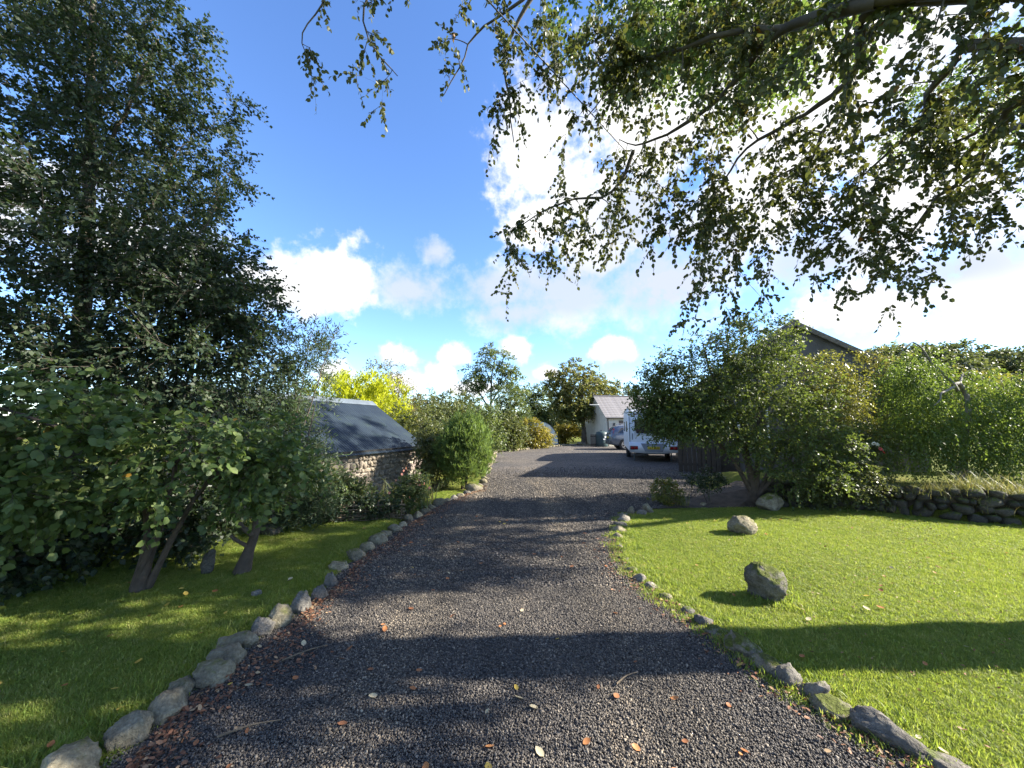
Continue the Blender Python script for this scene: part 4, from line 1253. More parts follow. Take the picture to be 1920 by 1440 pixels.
rs_special = {1: 'long wedge-shaped grey edging stone beside the sunny lawn', 0: 'flat grey edging slab sunk into the sunny lawn', 21: 'thin upright pale slab at the corner of the sunny lawn', 23: 'round pale stone at the corner of the sunny lawn'}
for i, (x, y, w, d_, h, mt, fc) in enumerate(RS):
    o = rock('edging_stone', (x, y, 0), (w, d_, h), M[mt], 150 + i, -.9 + (i * .7) % .8 if i > 1 else -.95, 4 if i < 9 else 3, fc + 5, None, .42)
    wh2 = [(2.5, 'beside the sunny lawn, short of the broad trunk shadow'), (3.2, 'where the broad trunk shadow crosses the lawn edge'), (4.3, 'beside the lawn level with the moss-topped boulder'), (5.6, 'beside the lawn between the two boulders'), (99, 'at the lawn corner near the small yellowish shrub')]
    tag(o, rs_special.get(i, {'kerb_stone': 'pale edging stone ', 'grey_stone': 'dark grey edging stone ', 'mossy_stone': 'moss-covered edging stone '}[mt] + next(w for lim, w in wh2 if y < lim)), 'stone', gr)
far = resample(np.array([(-.85, 12.5, 0), (-.9, 17, 0), (-1.0, 22.3, 0), (0, 23.95, 0), (1.48, 26.3, 0), (3.26, 29.0, 0), (5.4, 31.6, 0)]), .30)
r = random.Random(31)
fk = []
for i in range(0, len(far), 1):
    p = far[i]
    if p[1] < 22 and i % 2: continue
    w = r.uniform(.20, .36); h = r.uniform(.14, .26)
    o = rock('edging_stone', (p[0] + r.uniform(-.08, .08), p[1] + r.uniform(-.05, .05), 0), (w, w * .8, h), M['kerb_stone'], 210 + i % 9, r.uniform(0, 3), 2, 5, None, .2)
    tag(o, 'small pale edging stone ' + ('past the feathery conifer' if p[1] < 17 else 'below the apple trees' if p[1] < 22.6 else 'below the rounded bush at the drive bend' if p[1] < 25.5 else 'below the yellowing shrub' if p[1] < 28 else 'along the far lawn by the polytunnel'), 'stone', 'small stones edging the far bend of the drive')
for (x, y, w, h) in [(5.6, 31.3, .5, .38), (5.95, 31.0, .36, .25), (6.25, 30.9, .3, .24), (6.5, 30.6, .34, .22)]:
    tag(rock('edging_stone', (x, y, 0), (w, w * .8, h), M['kerb_stone'], int(x * 50), x, 3, 5, None, .2), 'larger pale stone beneath the orange-tinged tree', 'stone', 'stones beneath the orange-tinged tree')
tag(rock('boulder', (3.34, 5.62, 0), (.44, .36, .32), M['kerb_stone'], 63, .3, 4, 4, None, .14, .12), 'rounded pale lichen-covered boulder standing on the sunny lawn', 'boulder')
tag(rock('boulder', (2.30, 3.58, 0), (.38, .36, .40), M['mossy_stone'], 71, .75, 4, 8, None, .12, .18, True, (.1, .18)), 'angular moss-topped boulder standing on the sunny lawn', 'boulder')
tag(rock('boulder', (4.80, 7.15, 0), (.58, .38, .40), M['mossy_stone'], 77, .1, 4, 6, None, .14), 'mossy boulder at the foot of the leafy multi-stemmed shrub', 'boulder')
tag(rock('boulder', (-3.5, 5.6, 0), (.36, .30, .22), M['wall_stone'], 81, .1, 3, 5, None, .2), 'brown boulder in the shade beside the willow bush', 'boulder')
tag(rock('boulder', (-3.22, 4.15, 0), (.16, .08, .30), M['wall_stone'], 83, .1, 3, 6, None, .12, .16, True, (0, .35)), 'tilted greenish slab leaning behind the leaning shrub stems', 'slab')
tag(rock('edging_stone', (-2.35, 3.62, 0), (.10, .08, .08), M['grey_stone'], 84, .1, 2, 6, None, .2), 'small white stone lying on the shaded lawn', 'stone')
tag(rock('edging_stone', (3.75, 7.55, 0), (.14, .10, .09), M['kerb_stone'], 85, .1, 2, 6, None, .2), 'small pale stone on the bare soil behind the sunny lawn', 'stone')

# ------------------------------------------------------------------ the beech overhead
T0 = (6.9, 2.95, 0)
beech_limbs = [
    ([T0, (6.9, 2.95, 1.5), (6.8, 2.9, 3.4), (6.6, 2.85, 5.5), (6.2, 2.9, 8.0), (5.8, 3.0, 10.5)], .36, .12),
    ([(6.65, 2.87, 4.2), (5.2, 2.5, 4.7), (3.8, 2.5, 4.85), (2.9, 2.6, 4.91), (2.61, 3.0, 5.16), (2.14, 3.3, 5.43), (1.75, 3.5, 5.5), (1.4, 3.7, 5.58), (1.21, 3.9, 5.59), (.8, 4.1, 5.3)], .085, .012),
    ([(3.8, 2.5, 4.85), (2.98, 2.7, 4.99), (3.33, 3.2, 5.01), (3.34, 3.5, 5.01), (3.11, 3.8, 4.96), (2.77, 4.0, 4.88), (2.66, 4.1, 4.69), (2.5, 4.3, 4.4)], .05, .008),
    ([(3.34, 3.3, 5.0), (3.63, 3.7, 5.01), (3.54, 3.9, 4.9), (3.56, 4.1, 4.71), (3.29, 4.3, 4.67), (3.22, 4.4, 4.41)], .034, .007),
    ([(2.9, 2.6, 4.91), (2.51, 3.1, 5.23), (2.39, 3.6, 5.24), (2.24, 3.9, 5.19), (1.86, 4.2, 5.05), (1.55, 4.4, 5.05), (1.36, 4.5, 5.18)], .045, .010),
    ([(1.55, 4.4, 5.05), (1.41, 4.5, 4.7), (1.18, 4.6, 4.53), (.86, 4.7, 4.59), (.4, 4.8, 4.45), (.0, 4.85, 4.2)], .020, .005),
    ([(6.65, 2.87, 4.6), (5.6, 2.85, 4.8), (4.61, 3.0, 4.91), (4.37, 3.1, 5.04), (4.29, 3.2, 5.1), (4.38, 3.4, 5.1), (4.42, 3.6, 5.08), (4.56, 3.8, 4.89), (4.46, 4.0, 4.78), (4.2, 4.3, 4.5)], .10, .010),
    ([(6.7, 2.88, 3.9), (5.8, 3.0, 4.5), (4.99, 3.3, 4.75), (5.0, 3.6, 4.64), (4.93, 3.9, 4.7), (4.87, 4.1, 4.71), (4.71, 4.3, 4.79)], .05, .010),
    ([(5.8, 3.0, 4.45), (4.84, 3.2, 4.62), (4.9, 3.4, 4.57), (4.95, 3.6, 4.48), (5.05, 3.8, 4.34), (4.89, 4.0, 4.21), (4.89, 4.2, 4.02), (4.72, 4.3, 3.78), (4.57, 4.4, 3.69)], .055, .012),
    ([(6.4, 2.9, 6.6), (4.2, 2.7, 7.4), (2.2, 2.9, 7.4), (.9, 3.3, 7.0), (.42, 3.6, 6.61), (0, 3.7, 6.34), (-.44, 3.9, 6.24), (-.64, 4.0, 5.93), (-.81, 4.1, 5.64)], .075, .008),
    ([(.42, 3.6, 6.61), (-.06, 3.9, 6.03), (-.06, 4.1, 5.53), (-.03, 4.2, 4.98)], .022, .005),
    ([(2.2, 2.9, 7.4), (.4, 3.2, 7.4), (-1.22, 3.7, 6.9), (-1.67, 3.8, 6.47), (-1.76, 3.9, 6.17), (-1.63, 4.0, 5.85), (-1.42, 4.0, 5.54)], .04, .006),
    ([(-1.22, 3.7, 6.9), (-2.0, 3.8, 6.9), (-2.29, 3.9, 6.6), (-2.55, 4.0, 6.29), (-2.49, 4.0, 6.0)], .016, .005),
    ([(6.5, 2.9, 6.0), (4.8, 1.8, 6.6), (2.6, .8, 6.6), (.6, .2, 6.4)], .08, .02),
    ([(6.7, 2.9, 4.4), (6.7, 3.8, 5.0), (6.9, 4.7, 5.6), (7.6, 5.7, 6.4)], .06, .015),
    ([(6.8, 2.9, 3.6), (7.6, 2.8, 4.6), (8.4, 2.7, 5.2)], .06, .015),
    ([(6.6, 2.9, 5.4), (7.4, 3.1, 6.6), (7.9, 3.2, 7.8)], .06, .015),
]
beech_limbs = [beech_limbs[0]] + [(p_, a_ * 1.35, min(b_, .005)) for p_, a_, b_ in beech_limbs[1:]]
sr = np.random.default_rng(44)
sprays = []
for li, n_, l0, l1 in [(1, 26, .3, .9), (2, 16, .5, 1.75), (3, 12, .5, 1.8), (4, 18, .4, 1.5), (5, 18, .3, .9), (6, 13, .3, 1.6), (7, 8, .3, .9), (8, 11, .2, .7), (9, 9, .2, .7), (10, 6, .15, .5), (11, 5, .2, .5), (12, 4, .15, .4)]:
    Q = resample(np.array(beech_limbs[li][0]), .1)
    Q = Q[int(len(Q) * .35):]
    for k in range(n_):
        p = Q[int(len(Q) * sr.random() ** .7 * .999)]
        h = sr.uniform(-1, 1, 2) * np.array([.45, .35]) * (1 if li < 9 else .3)
        L_ = sr.uniform(l0, l1)
        m_ = max(2, int(L_ / .2))
        for t in np.linspace(.15, 1, m_):
            if sr.random() < .14: continue
            sprays.append(p + np.array([h[0] * t ** .5 + sr.normal(0, .04), h[1] * t ** .5 + sr.normal(0, .04), -L_ * t ** 1.3 + .05]))
sprays = np.array(sprays)
beech_vols = [
    ((2.7, 3.9, 4.95), (1.4, .5, .4), 1.2), ((1.2, 3.75, 5.6), (.75, .5, .5), 4), ((4.3, 3.7, 5.0), (.95, .6, .6), 1.2), ((2.3, 3.4, 5.7), (1.3, .5, .35), 5), ((3.6, 3.2, 5.4), (1.0, .5, .4), 2.5), ((.45, 4.0, 5.9), (.35, .4, .5), 1.6), ((5.55, 4.05, 4.0), (.5, .4, .45), 2.0), ((2.2, 4.3, 4.0), (.8, .4, .5), 1.6),
    ((4.1, 4.25, 3.8), (.7, .4, .55), 1.2), ((-.5, 3.95, 6.2), (.4, .3, .2), .5),
    ((7.1, 2.7, 5.1), (1.5, .65, 1.2), 14), ((6.2, 2.9, 7.4), (1.6, .9, 1.6), 5), ((2.8, 1.2, 6.8), (2.6, 1.1, 1.0), 4),
    ((5.0, 1.8, 5.2), (1.6, .9, .8), 6), ((3.6, 1.9, 5.9), (1.8, .9, .7), 4), ((6.9, 4.4, 5.4), (1.0, .7, .9), 3), ((7.4, 2.1, 5.3), (1.5, .5, 1.0), 6)]
tree('beech_tree', 'huge overhanging beech with dark limbs and drooping leafy sprays over the drive', 'tree', T0, beech_limbs, beech_vols,
     620, 4, 10, .060, M['beech_leaf'], M['beech_bark'], 3, twig=.25, droop=.55, up=.10, out_=.25, shell=.6, leaf_parts=300, br=.012, penal=-.25, leafdroop=.55, flat=.45, tintc=.35, width=.98, extra=sprays)

# taller neighbours of the beech: one towering over it, one past the retaining wall; both stand outside the picture and shade the garden
tree('lime_tree', 'tall broad lime whose high crown spreads above the beech', 'tree', (4.2, -1.4, 0),
     [([(4.2, -1.4, 0), (4.2, -1.3, 3), (4.0, -.8, 6.5), (3.6, 0.2, 9.5), (3.0, 1.6, 12)], .40, .08), ([(4.05, -.9, 6.0), (2.4, .8, 8.0), (.2, 2.2, 9.2), (-2.4, 2.6, 9.2)], .14, .03), ([(3.8, -.4, 8.0), (4.4, 2.6, 9.4), (4.6, 6.0, 10.0), (3.6, 8.0, 10.9)], .15, .03), ([(3.6, .2, 9.5), (2.4, 3.0, 10.6), (1.4, 5.4, 11.4)], .12, .03)],
     [((1.5, 2.2, 8.6), (4.0, 1.4, 1.6), 13), ((2.2, 3.6, 10.5), (4.2, 2.4, 1.8), 22), ((-2.6, 2.6, 8.8), (2.2, 1.6, 1.2), 9), ((1.5, 5.4, 11.4), (3.2, 1.6, 1.2), 12), ((4.8, 6.4, 9.4), (2.4, 1.8, 1.5), 22), ((3.2, 8.0, 11.2), (2.6, 1.6, 1.2), 12)],
     520, 9, 9, .12, M['hazel_leaf'], M['bark'], 5, twig=.55, droop=.3, up=.2, out_=.5, br=.02, lsides=10)
tree('lime_tree', 'tall lime past the dry stone wall with its crown leaning over the sunny lawn', 'tree', (13.2, 7.6, .3),
     [([(13.2, 7.6, .3), (13.1, 7.4, 2.5), (12.4, 7.0, 4.8), (11.4, 6.4, 6.4)], .30, .08), ([(12.4, 7.0, 4.8), (12.2, 5.6, 6.6), (11.4, 4.4, 7.4)], .12, .03), ([(12.8, 7.2, 4.0), (13.0, 6.6, 7.0), (12.6, 6.0, 9.5)], .14, .03), ([(12.9, 7.3, 4.4), (13.0, 8.2, 7.6), (12.4, 9.2, 10.2)], .13, .03)],
     [((10.6, 5.3, 6.75), (1.7, 1.5, .8), 10), ((11.8, 4.6, 7.4), (1.3, 1.2, .7), 5), ((12.6, 6.2, 9.0), (1.6, 1.6, 1.4), 5), ((12.3, 9.2, 10.3), (1.9, 1.7, 1.4), 7)],
     190, 9, 9, .11, M['hazel_leaf'], M['bark'], 6, twig=.5, droop=.3, up=.2, out_=.5, br=.02, lsides=10)

# ------------------------------------------------------------------ trees over the shaded lawn
alder = tree('alder_tree', 'tall dark alder filling the shaded side of the garden, leaves against the sky', 'tree', (-7.2, 6.2, 0),
     [([(-7.2, 6.2, 0), (-7.25, 6.2, 2), (-7.4, 6.1, 5), (-7.7, 6.1, 8), (-8.0, 6.1, 11)], .17, .03), ([(-7.25, 6.2, 1.2), (-6.4, 6.0, 2.6), (-5.6, 5.9, 4.0), (-5.0, 5.9, 5.0)], .07, .012), ([(-7.3, 6.2, 2.2), (-6.5, 6.1, 4.6), (-5.9, 6.0, 6.4)], .06, .012),
      ([(-7.3, 6.2, 1.6), (-8.3, 5.8, 3.4), (-9.0, 5.5, 5.2)], .07, .014), ([(-7.5, 6.1, 5.2), (-6.8, 6.0, 7.2), (-6.4, 6.0, 8.6)], .05, .010), ([(-7.2, 6.2, .8), (-6.6, 5.6, 1.6), (-5.2, 5.4, 2.4)], .05, .010)],
     [((-6.3, 5.9, 4.2), (2.2, 1.8, 1.7), 14), ((-7.0, 6.0, 6.8), (2.2, 1.9, 2.2), 15), ((-8.0, 6.0, 9.4), (2.2, 1.8, 1.9), 9), ((-9.0, 5.4, 5.0), (1.8, 1.8, 2.6), 9), ((-5.7, 5.7, 2.5), (2.2, 1.2, 1.1), 12), ((-4.9, 5.9, 3.6), (1.0, .9, 1.1), 5)],
     1850, 6, 11, .070, M['alder_leaf'], M['bark'], 12, twig=.42, droop=.15, up=.12, out_=.7, shell=.55, leaf_parts=300, br=.012, flat=.5, tintc=.3)
copy_tree(alder, (-9.6, .8, 0), 2.3, (1, 1, .95), 'alder copy added beside the shaded lawn to darken it, mostly out of view')  # extra tree added mostly out of view to block sky light from this side
tree('round_leaved_shrub', 'multi-stemmed shrub with large round leaves leaning over the shaded lawn', 'shrub', (-3.5, 3.75, 0),
     [([(-3.55, 3.75, 0), (-3.42, 3.72, .5), (-3.2, 3.6, 1.0), (-2.9, 3.4, 1.5)], .045, .012), ([(-3.50, 3.78, 0), (-3.28, 3.74, .45), (-3.0, 3.7, .95), (-2.6, 3.6, 1.3)], .035, .010), ([(-3.62, 3.77, 0), (-3.50, 3.72, .5), (-3.42, 3.5, 1.0), (-3.7, 3.2, 1.5), (-4.1, 2.9, 1.75)], .035, .010), ([(-3.58, 3.72, 0), (-3.36, 3.66, .6), (-3.12, 3.5, 1.2)], .028, .010)],
     [((-3.95, 2.95, 1.66), (.85, .5, .42), 8), ((-3.1, 3.3, 1.32), (.75, .45, .40), 8), ((-2.5, 3.6, 1.15), (.42, .35, .40), 4), ((-3.85, 2.7, 1.02), (.45, .35, .34), 4), ((-4.4, 3.0, 1.4), (.5, .4, .7), 5), ((-2.15, 3.75, 1.25), (.20, .2, .18), 1), ((-3.6, 3.3, .95), (.7, .35, .22), 4), ((-4.5, 3.2, .75), (.5, .4, .35), 3)],
     300, 4, 8, .066, M['hazel_leaf'], M['brown_bark'], 23, twig=.26, droop=.25, up=.15, out_=.5, leaf_parts=300, br=.008, flat=.75, tintc=.3, width=1.15)
tree('small_fruit_tree', 'small crooked tree with a pale brown forked trunk on the shaded lawn', 'tree', (-2.85, 4.15, 0),
     [([(-2.86, 4.15, 0), (-2.80, 4.14, .22), (-2.72, 4.12, .45), (-2.70, 4.1, .72), (-2.74, 4.08, 1.1)], .058, .020), ([(-2.74, 4.12, .40), (-2.90, 4.05, .58), (-2.94, 4.0, .85), (-3.05, 3.95, 1.15)], .028, .010), ([(-2.79, 4.13, .28), (-2.87, 4.06, .38), (-2.90, 4.03, .46)], .022, .014), ([(-2.71, 4.1, .6), (-2.55, 4.05, 1.0)], .018, .008)],
     [((-2.72, 4.1, 1.35), (.55, .45, .42), 5), ((-2.5, 4.15, 1.0), (.42, .3, .26), 3), ((-3.1, 4.2, 1.15), (.4, .3, .4), 2)], 85, 4, 8, .052, M['hazel_leaf'], M['brown_bark'], 31, twig=.24, droop=.25, up=.2, br=.007, width=1.1)
tree('willow_bush', 'dense willow bush with narrow leaves beside the stone shed', 'shrub', (-3.75, 6.3, 0),
     [([(-3.75, 6.3, 0), (-3.7, 6.3, 1.2), (-3.6, 6.2, 2.6)], .04, .010), ([(-3.8, 6.3, 0), (-4.0, 6.3, 1.4), (-4.1, 6.3, 2.6)], .035, .010), ([(-3.7, 6.3, 0), (-3.4, 6.1, .9), (-3.2, 6.1, 1.9)], .03, .008), ([(-3.75, 6.3, .5), (-3.3, 6.2, 2.2), (-3.02, 6.2, 3.25)], .018, .004), ([(-3.75, 6.3, .5), (-3.5, 6.2, 2.6), (-3.35, 6.2, 3.6)], .018, .004)],
     [((-3.9, 6.3, 2.3), (.75, .6, 1.1), 8), ((-3.6, 6.1, 1.3), (.62, .5, .9), 8), ((-3.25, 5.95, .75), (.42, .4, .5), 4), ((-4.4, 6.0, 1.2), (.6, .6, .9), 4), ((-3.3, 6.2, 2.9), (.30, .25, .4), 1), ((-3.35, 5.85, .45), (.6, .35, .42), 5)],
     520, 5, 9, .085, M['willow_leaf'], M['bark'], 41, twig=.34, droop=.1, up=.45, out_=.5, width=.36, br=.007, flat=.2, leafdroop=-.1)


def bush(name, label, base, vols, n, size, mat, seed, cat='shrub', bark='bark', nst=5, tw=5, nl=8, **kw):
    r_ = random.Random(seed)
    limbs = []
    for k in range(nst):
        v = vols[k % len(vols)]
        tip = [v[0][i] + v[1][i] * r_.uniform(-.45, .45) for i in range(3)]
        b_ = (base[0] + r_.uniform(-.06, .06), base[1] + r_.uniform(-.06, .06), base[2])
        mid = [(b_[i] * .55 + tip[i] * .45) for i in range(3)]
        rr = kw.get('stem', .03)
        limbs.append(([b_, tuple(mid), tuple(tip)], rr * r_.uniform(.7, 1.1), rr * .25))
    kw.pop('stem', None)
    return tree(name, label, cat, base, limbs, vols, n, tw, nl, size, mat, M[bark], seed, **kw)


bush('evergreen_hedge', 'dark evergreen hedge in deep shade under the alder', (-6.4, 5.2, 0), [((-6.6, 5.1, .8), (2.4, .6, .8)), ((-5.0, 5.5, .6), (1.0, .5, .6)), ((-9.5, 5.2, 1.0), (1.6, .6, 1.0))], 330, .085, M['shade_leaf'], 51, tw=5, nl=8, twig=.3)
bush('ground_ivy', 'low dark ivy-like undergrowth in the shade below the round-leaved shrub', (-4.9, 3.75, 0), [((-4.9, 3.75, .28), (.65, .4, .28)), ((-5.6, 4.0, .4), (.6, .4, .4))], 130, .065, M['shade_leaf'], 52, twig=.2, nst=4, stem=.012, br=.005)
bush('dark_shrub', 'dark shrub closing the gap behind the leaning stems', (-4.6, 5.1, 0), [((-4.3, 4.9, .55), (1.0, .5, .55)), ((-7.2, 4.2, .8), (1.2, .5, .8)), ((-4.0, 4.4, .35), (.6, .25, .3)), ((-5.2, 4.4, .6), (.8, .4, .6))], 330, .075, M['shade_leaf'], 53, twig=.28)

# ------------------------------------------------------------------ planting by the shed
bush('feathery_conifer', 'feathery upright bright green conifer bush beside the drive', (-1.22, 9.6, 0), [((-1.22, 9.6, .85), (.66, .58, .72)), ((-1.12, 9.6, 1.25), (.42, .42, .5))], 560, .13, M['juniper_leaf'], 61, bark='brown_bark', nst=6, tw=4, nl=8, twig=.22, up=.9, out_=.35, width=.22, flat=.1, leafdroop=-1.0, droop=-.4, shell=.35, br=.006)
bush('dark_green_bush', 'dark green bush between the shed corner and the feathery conifer', (-2.0, 9.9, -.2), [((-1.95, 9.9, .75), (.55, .5, .8)), ((-2.25, 10.2, 1.1), (.4, .4, .6))], 260, .06, M['hedge_leaf'], 62, twig=.2, up=.4, br=.006)
bush('flowering_shrub', 'leafy shrub with salmon pink flowers beside the edging stones', (-1.86, 6.85, 0), [((-1.84, 6.85, .36), (.30, .26, .34)), ((-1.72, 6.8, .55), (.2, .2, .18))], 110, .045, M['plant_leaf'], 63, twig=.16, up=.4, stem=.010, br=.004)
bush('garden_plant', 'bushy green perennial in the bed behind the wattle hurdle', (-3.0, 6.9, -.2), [((-2.95, 6.85, .35), (.40, .25, .40)), ((-2.5, 6.9, .15), (.4, .25, .30))], 130, .055, M['plant_leaf'], 64, twig=.22, up=.5, stem=.010, br=.004)
bush('garden_plant', 'tall dry-tinted perennial against the shed wall', (-3.5, 7.4, -.7), [((-3.45, 7.3, .25), (.32, .2, .55))], 80, .05, M['hedge_leaf'], 65, twig=.22, up=.6, stem=.010, br=.004)
bush('garden_plant', 'dark leafy plant draped over the wattle hurdle', (-2.4, 6.55, 0), [((-2.45, 6.42, .22), (.60, .12, .20)), ((-3.1, 6.2, .2), (.35, .12, .2))], 150, .045, M['shade_leaf'], 66, twig=.14, up=.2, stem=.008, br=.003)


def blades(name, label, base, n, length, width, mat, seed, cat='plant', lean=.7, spread=.12, group=None):
    r_ = np.random.default_rng(seed)
    t = np.linspace(0, 1, 6)
    a = r_.uniform(0, 6.28, n); L = length * r_.uniform(.55, 1.15, n); le = lean * r_.uniform(.25, 1.15, n)
    bx = r_.normal(0, spread, (n, 2))
    ht = L[:, None] * (t - .38 * le[:, None] * t ** 2.4); ho = L[:, None] * le[:, None] * t ** 1.8
    Cc = np.stack([bx[:, :1] + np.cos(a)[:, None] * ho, bx[:, 1:] + np.sin(a)[:, None] * ho, ht], -1)
    wv = np.stack([-np.sin(a), np.cos(a), a * 0], -1)[:, None] * (width * (1 - t ** 2 * .95))[None, :, None] * .5
    V = np.stack([Cc - wv, Cc + wv], 2).reshape(-1, 3)
    idx_ = np.arange(n * 12).reshape(n, 6, 2)
    F = np.stack([idx_[:, :-1, 0], idx_[:, :-1, 1], idx_[:, 1:, 1], idx_[:, 1:, 0]], -1).reshape(-1, 4)
    tint = np.repeat(r_.random(n), 12)
    o = obj(name, mesh_np(name, V, F, mat, True, {'tint': tint}), None, base)
    return tag(o, label, cat, group)


gb = 'sword-leaved clumps by the shed'
for (x, y, z_, n, L_) in [(-2.35, 7.2, -.35, 60, .95), (-2.05, 7.35, -.25, 60, .95), (-1.75, 7.5, -.05, 40, .75), (-2.75, 7.3, -.5, 50, .9)]:
    blades('sword_leaf_plant', 'clump of arching sword-shaped green leaves against the shed wall', (x, y, z_), n, L_, .022, M['reed_leaf'], int(abs(x) * 100), 'plant', .75, .10, gb)
fl = np.random.default_rng(8)
for k in range(14):
    p = (-1.84 + fl.normal(0, .16), 6.75 + fl.normal(0, .1), .58 + fl.normal(0, .12))
    V, F, _ = leaf_arrays(np.zeros((5, 3)), np.stack([np.cos(np.arange(5) * 1.256), np.sin(np.arange(5) * 1.256), np.full(5, .3)], -1), np.tile([0, 0, 1.0], (5, 1)), np.full(5, .028), 1.1)
    tag(obj('flower', mesh_np('flower', V, F, M['petal_pink'], True, {'tint': fl.random(30)}), None, p, (fl.normal(0, .5) + 1.0, 0, fl.uniform(0, 6))), 'small salmon pink flower on the leafy shrub beside the edging stones', 'flower', 'salmon pink flowers')

# ------------------------------------------------------------------ shrubs behind the sunny lawn
tree('leafy_shrub', 'large multi-stemmed glossy-leaved shrub at the back of the sunny lawn', 'shrub', (4.75, 7.55, 0),
     [([(4.75, 7.55, 0), (4.72, 7.55, .7), (4.45, 7.55, 1.6), (4.1, 7.55, 2.6), (3.95, 7.5, 3.3)], .085, .012), ([(4.78, 7.55, .1), (4.85, 7.5, .9), (4.95, 7.5, 1.9), (5.0, 7.5, 3.3)], .06, .010), ([(4.70, 7.55, .3), (4.3, 7.5, 1.0), (3.6, 7.4, 1.7), (2.9, 7.3, 2.1)], .05, .008), ([(4.8, 7.5, .2), (5.3, 7.3, .9), (5.9, 7.1, 1.5)], .045, .008), ([(4.73, 7.55, .5), (4.65, 7.6, 1.8), (4.5, 7.6, 3.5)], .05, .008), ([(4.8, 7.5, .2), (5.4, 7.5, 1.4), (5.6, 7.5, 2.6)], .05, .008)],
     [((3.75, 7.5, 2.35), (1.15, .95, 1.0), 12), ((3.1, 7.35, 2.0), (.72, .55, .78), 11), ((2.85, 7.3, 1.95), (.45, .35, .45), 5), ((3.3, 7.1, 1.5), (.5, .35, .22), 4), ((5.1, 7.6, 3.35), (.8, .6, .45), 5), ((4.6, 7.5, 2.75), (1.05, .95, .95), 12), ((5.3, 7.4, 2.1), (.9, .85, 1.2), 11), ((5.5, 7.0, 1.0), (.95, .55, .75), 9), ((3.45, 7.2, 1.72), (.75, .5, .36), 6), ((4.5, 7.2, 1.5), (.9, .6, .6), 6), ((6.0, 7.3, 1.6), (.5, .5, .9), 5)],
     1300, 5, 9, .052, M['shrub_leaf'], M['brown_bark'], 71, twig=.28, droop=.15, up=.35, out_=.6, shell=.5, br=.009, flat=.5, tintc=.3)
bush('golden_green_shrub', 'yellow-green shrub with orange-tinted tips below the grey gable', (6.9, 8.3, .42), [((6.7, 8.2, 2.2), (.8, .6, 1.0)), ((7.3, 8.4, 2.3), (.7, .6, .9)), ((6.8, 7.9, 1.3), (.9, .4, .6))], 420, .05, M['gold_shrub_leaf'], 72, bark='brown_bark', nst=8, twig=.3, up=.5, br=.007)
bush('rose_shrub', 'bright green shrub with a few red blooms beside the golden shrub', (7.2, 7.7, .42), [((7.1, 7.6, 1.1), (.8, .35, .55)), ((6.5, 7.5, .9), (.6, .3, .5))], 260, .045, M['shrub_leaf'], 73, twig=.24, up=.35, br=.006, stem=.015)
bush('low_dark_shrub', 'low sprawling dark shrub hanging over the dry stone wall', (6.35, 7.25, .1), [((6.3, 7.05, .55), (.75, .32, .42)), ((5.7, 7.2, .4), (.5, .28, .35))], 240, .042, M['hedge_leaf'], 74, twig=.2, up=.1, br=.006, stem=.014)
for k, (x, y, z_, mt) in enumerate([(7.05, 7.25, 1.12, 'petal_red'), (7.10, 7.25, 1.06, 'petal_red'), (7.02, 7.26, 1.20, 'petal_white'), (6.98, 7.28, 1.22, 'petal_white')]):
    V, F, _ = leaf_arrays(np.zeros((7, 3)), np.stack([np.cos(np.arange(7) * .9), np.sin(np.arange(7) * .9), np.full(7, .4)], -1), np.tile([0, 0, 1.0], (7, 1)), np.full(7, .045), 1.2)
    tag(obj('flower', mesh_np('flower', V, F, M[mt], True, {'tint': fl.random(42)}), None, (x, y, z_), (1.2, 0, k)), ('red bloom' if mt == 'petal_red' else 'white bloom') + ' on the bright green shrub below the grey gable', 'flower', 'blooms on the bright green shrub')
tree('weeping_tree', 'weeping tree with bare pale twisted boughs above the dry stone wall', 'tree', (9.15, 7.7, .42),
     [([(9.1, 7.7, .42), (9.15, 7.65, 1.2), (9.3, 7.6, 1.87), (9.29, 7.6, 2.25), (9.12, 7.55, 2.42), (8.95, 7.5, 2.40)], .075, .036), ([(8.98, 7.5, 2.28), (8.83, 7.4, 2.35), (8.66, 7.4, 2.55), (8.41, 7.4, 2.82), (8.26, 7.4, 3.1), (8.08, 7.4, 3.21), (7.85, 7.35, 3.05)], .032, .010), ([(8.9, 7.45, 2.36), (8.18, 7.1, 2.17), (8.01, 7.0, 2.05), (7.84, 7.0, 1.9)], .03, .010), ([(9.12, 7.55, 2.42), (9.7, 7.9, 2.70), (10.4, 8.0, 2.55)], .022, .008)],
     [((8.2, 7.5, 1.5), (.8, .5, 1.0), 9), ((9.2, 7.3, 1.35), (1.0, .55, .9), 10), ((10.2, 7.4, 1.7), (1.0, .6, 1.0), 9), ((8.0, 7.5, 2.6), (.55, .45, .55), 4), ((9.9, 7.8, 2.35), (.9, .5, .4), 4), ((11.3, 7.3, 1.7), (.8, .6, 1.0), 6)],
     1000, 5, 9, .050, M['weeping_leaf'], M['pale_bark'], 81, twig=.34, droop=1.2, up=-.1, out_=.2, br=.008, flat=.3, penal=-.5, leafdroop=.7, width=.75)
bush('yellow_green_tree', 'yellow-green leafy tree rising behind the weeping tree', (12.2, 9.8, .4), [((12.4, 9.9, 2.2), (1.8, .9, .9)), ((10.6, 9.8, 2.1), (1.0, .7, .9)), ((14.2, 9.8, 2.2), (1.3, .8, .9))], 420, .07, M['gold_shrub_leaf'], 82, cat='tree', twig=.35)
bush('orange_tinged_shrub', 'orange-tinged tree beside the far slope of the grey gable roof', (10.4, 10.2, .3), [((10.45, 10.3, 3.0), (.75, .6, .8)), ((10.2, 10.2, 2.0), (.9, .6, .8))], 200, .065, M['sycamore_leaf'], 83, cat='tree', twig=.3, up=.5)
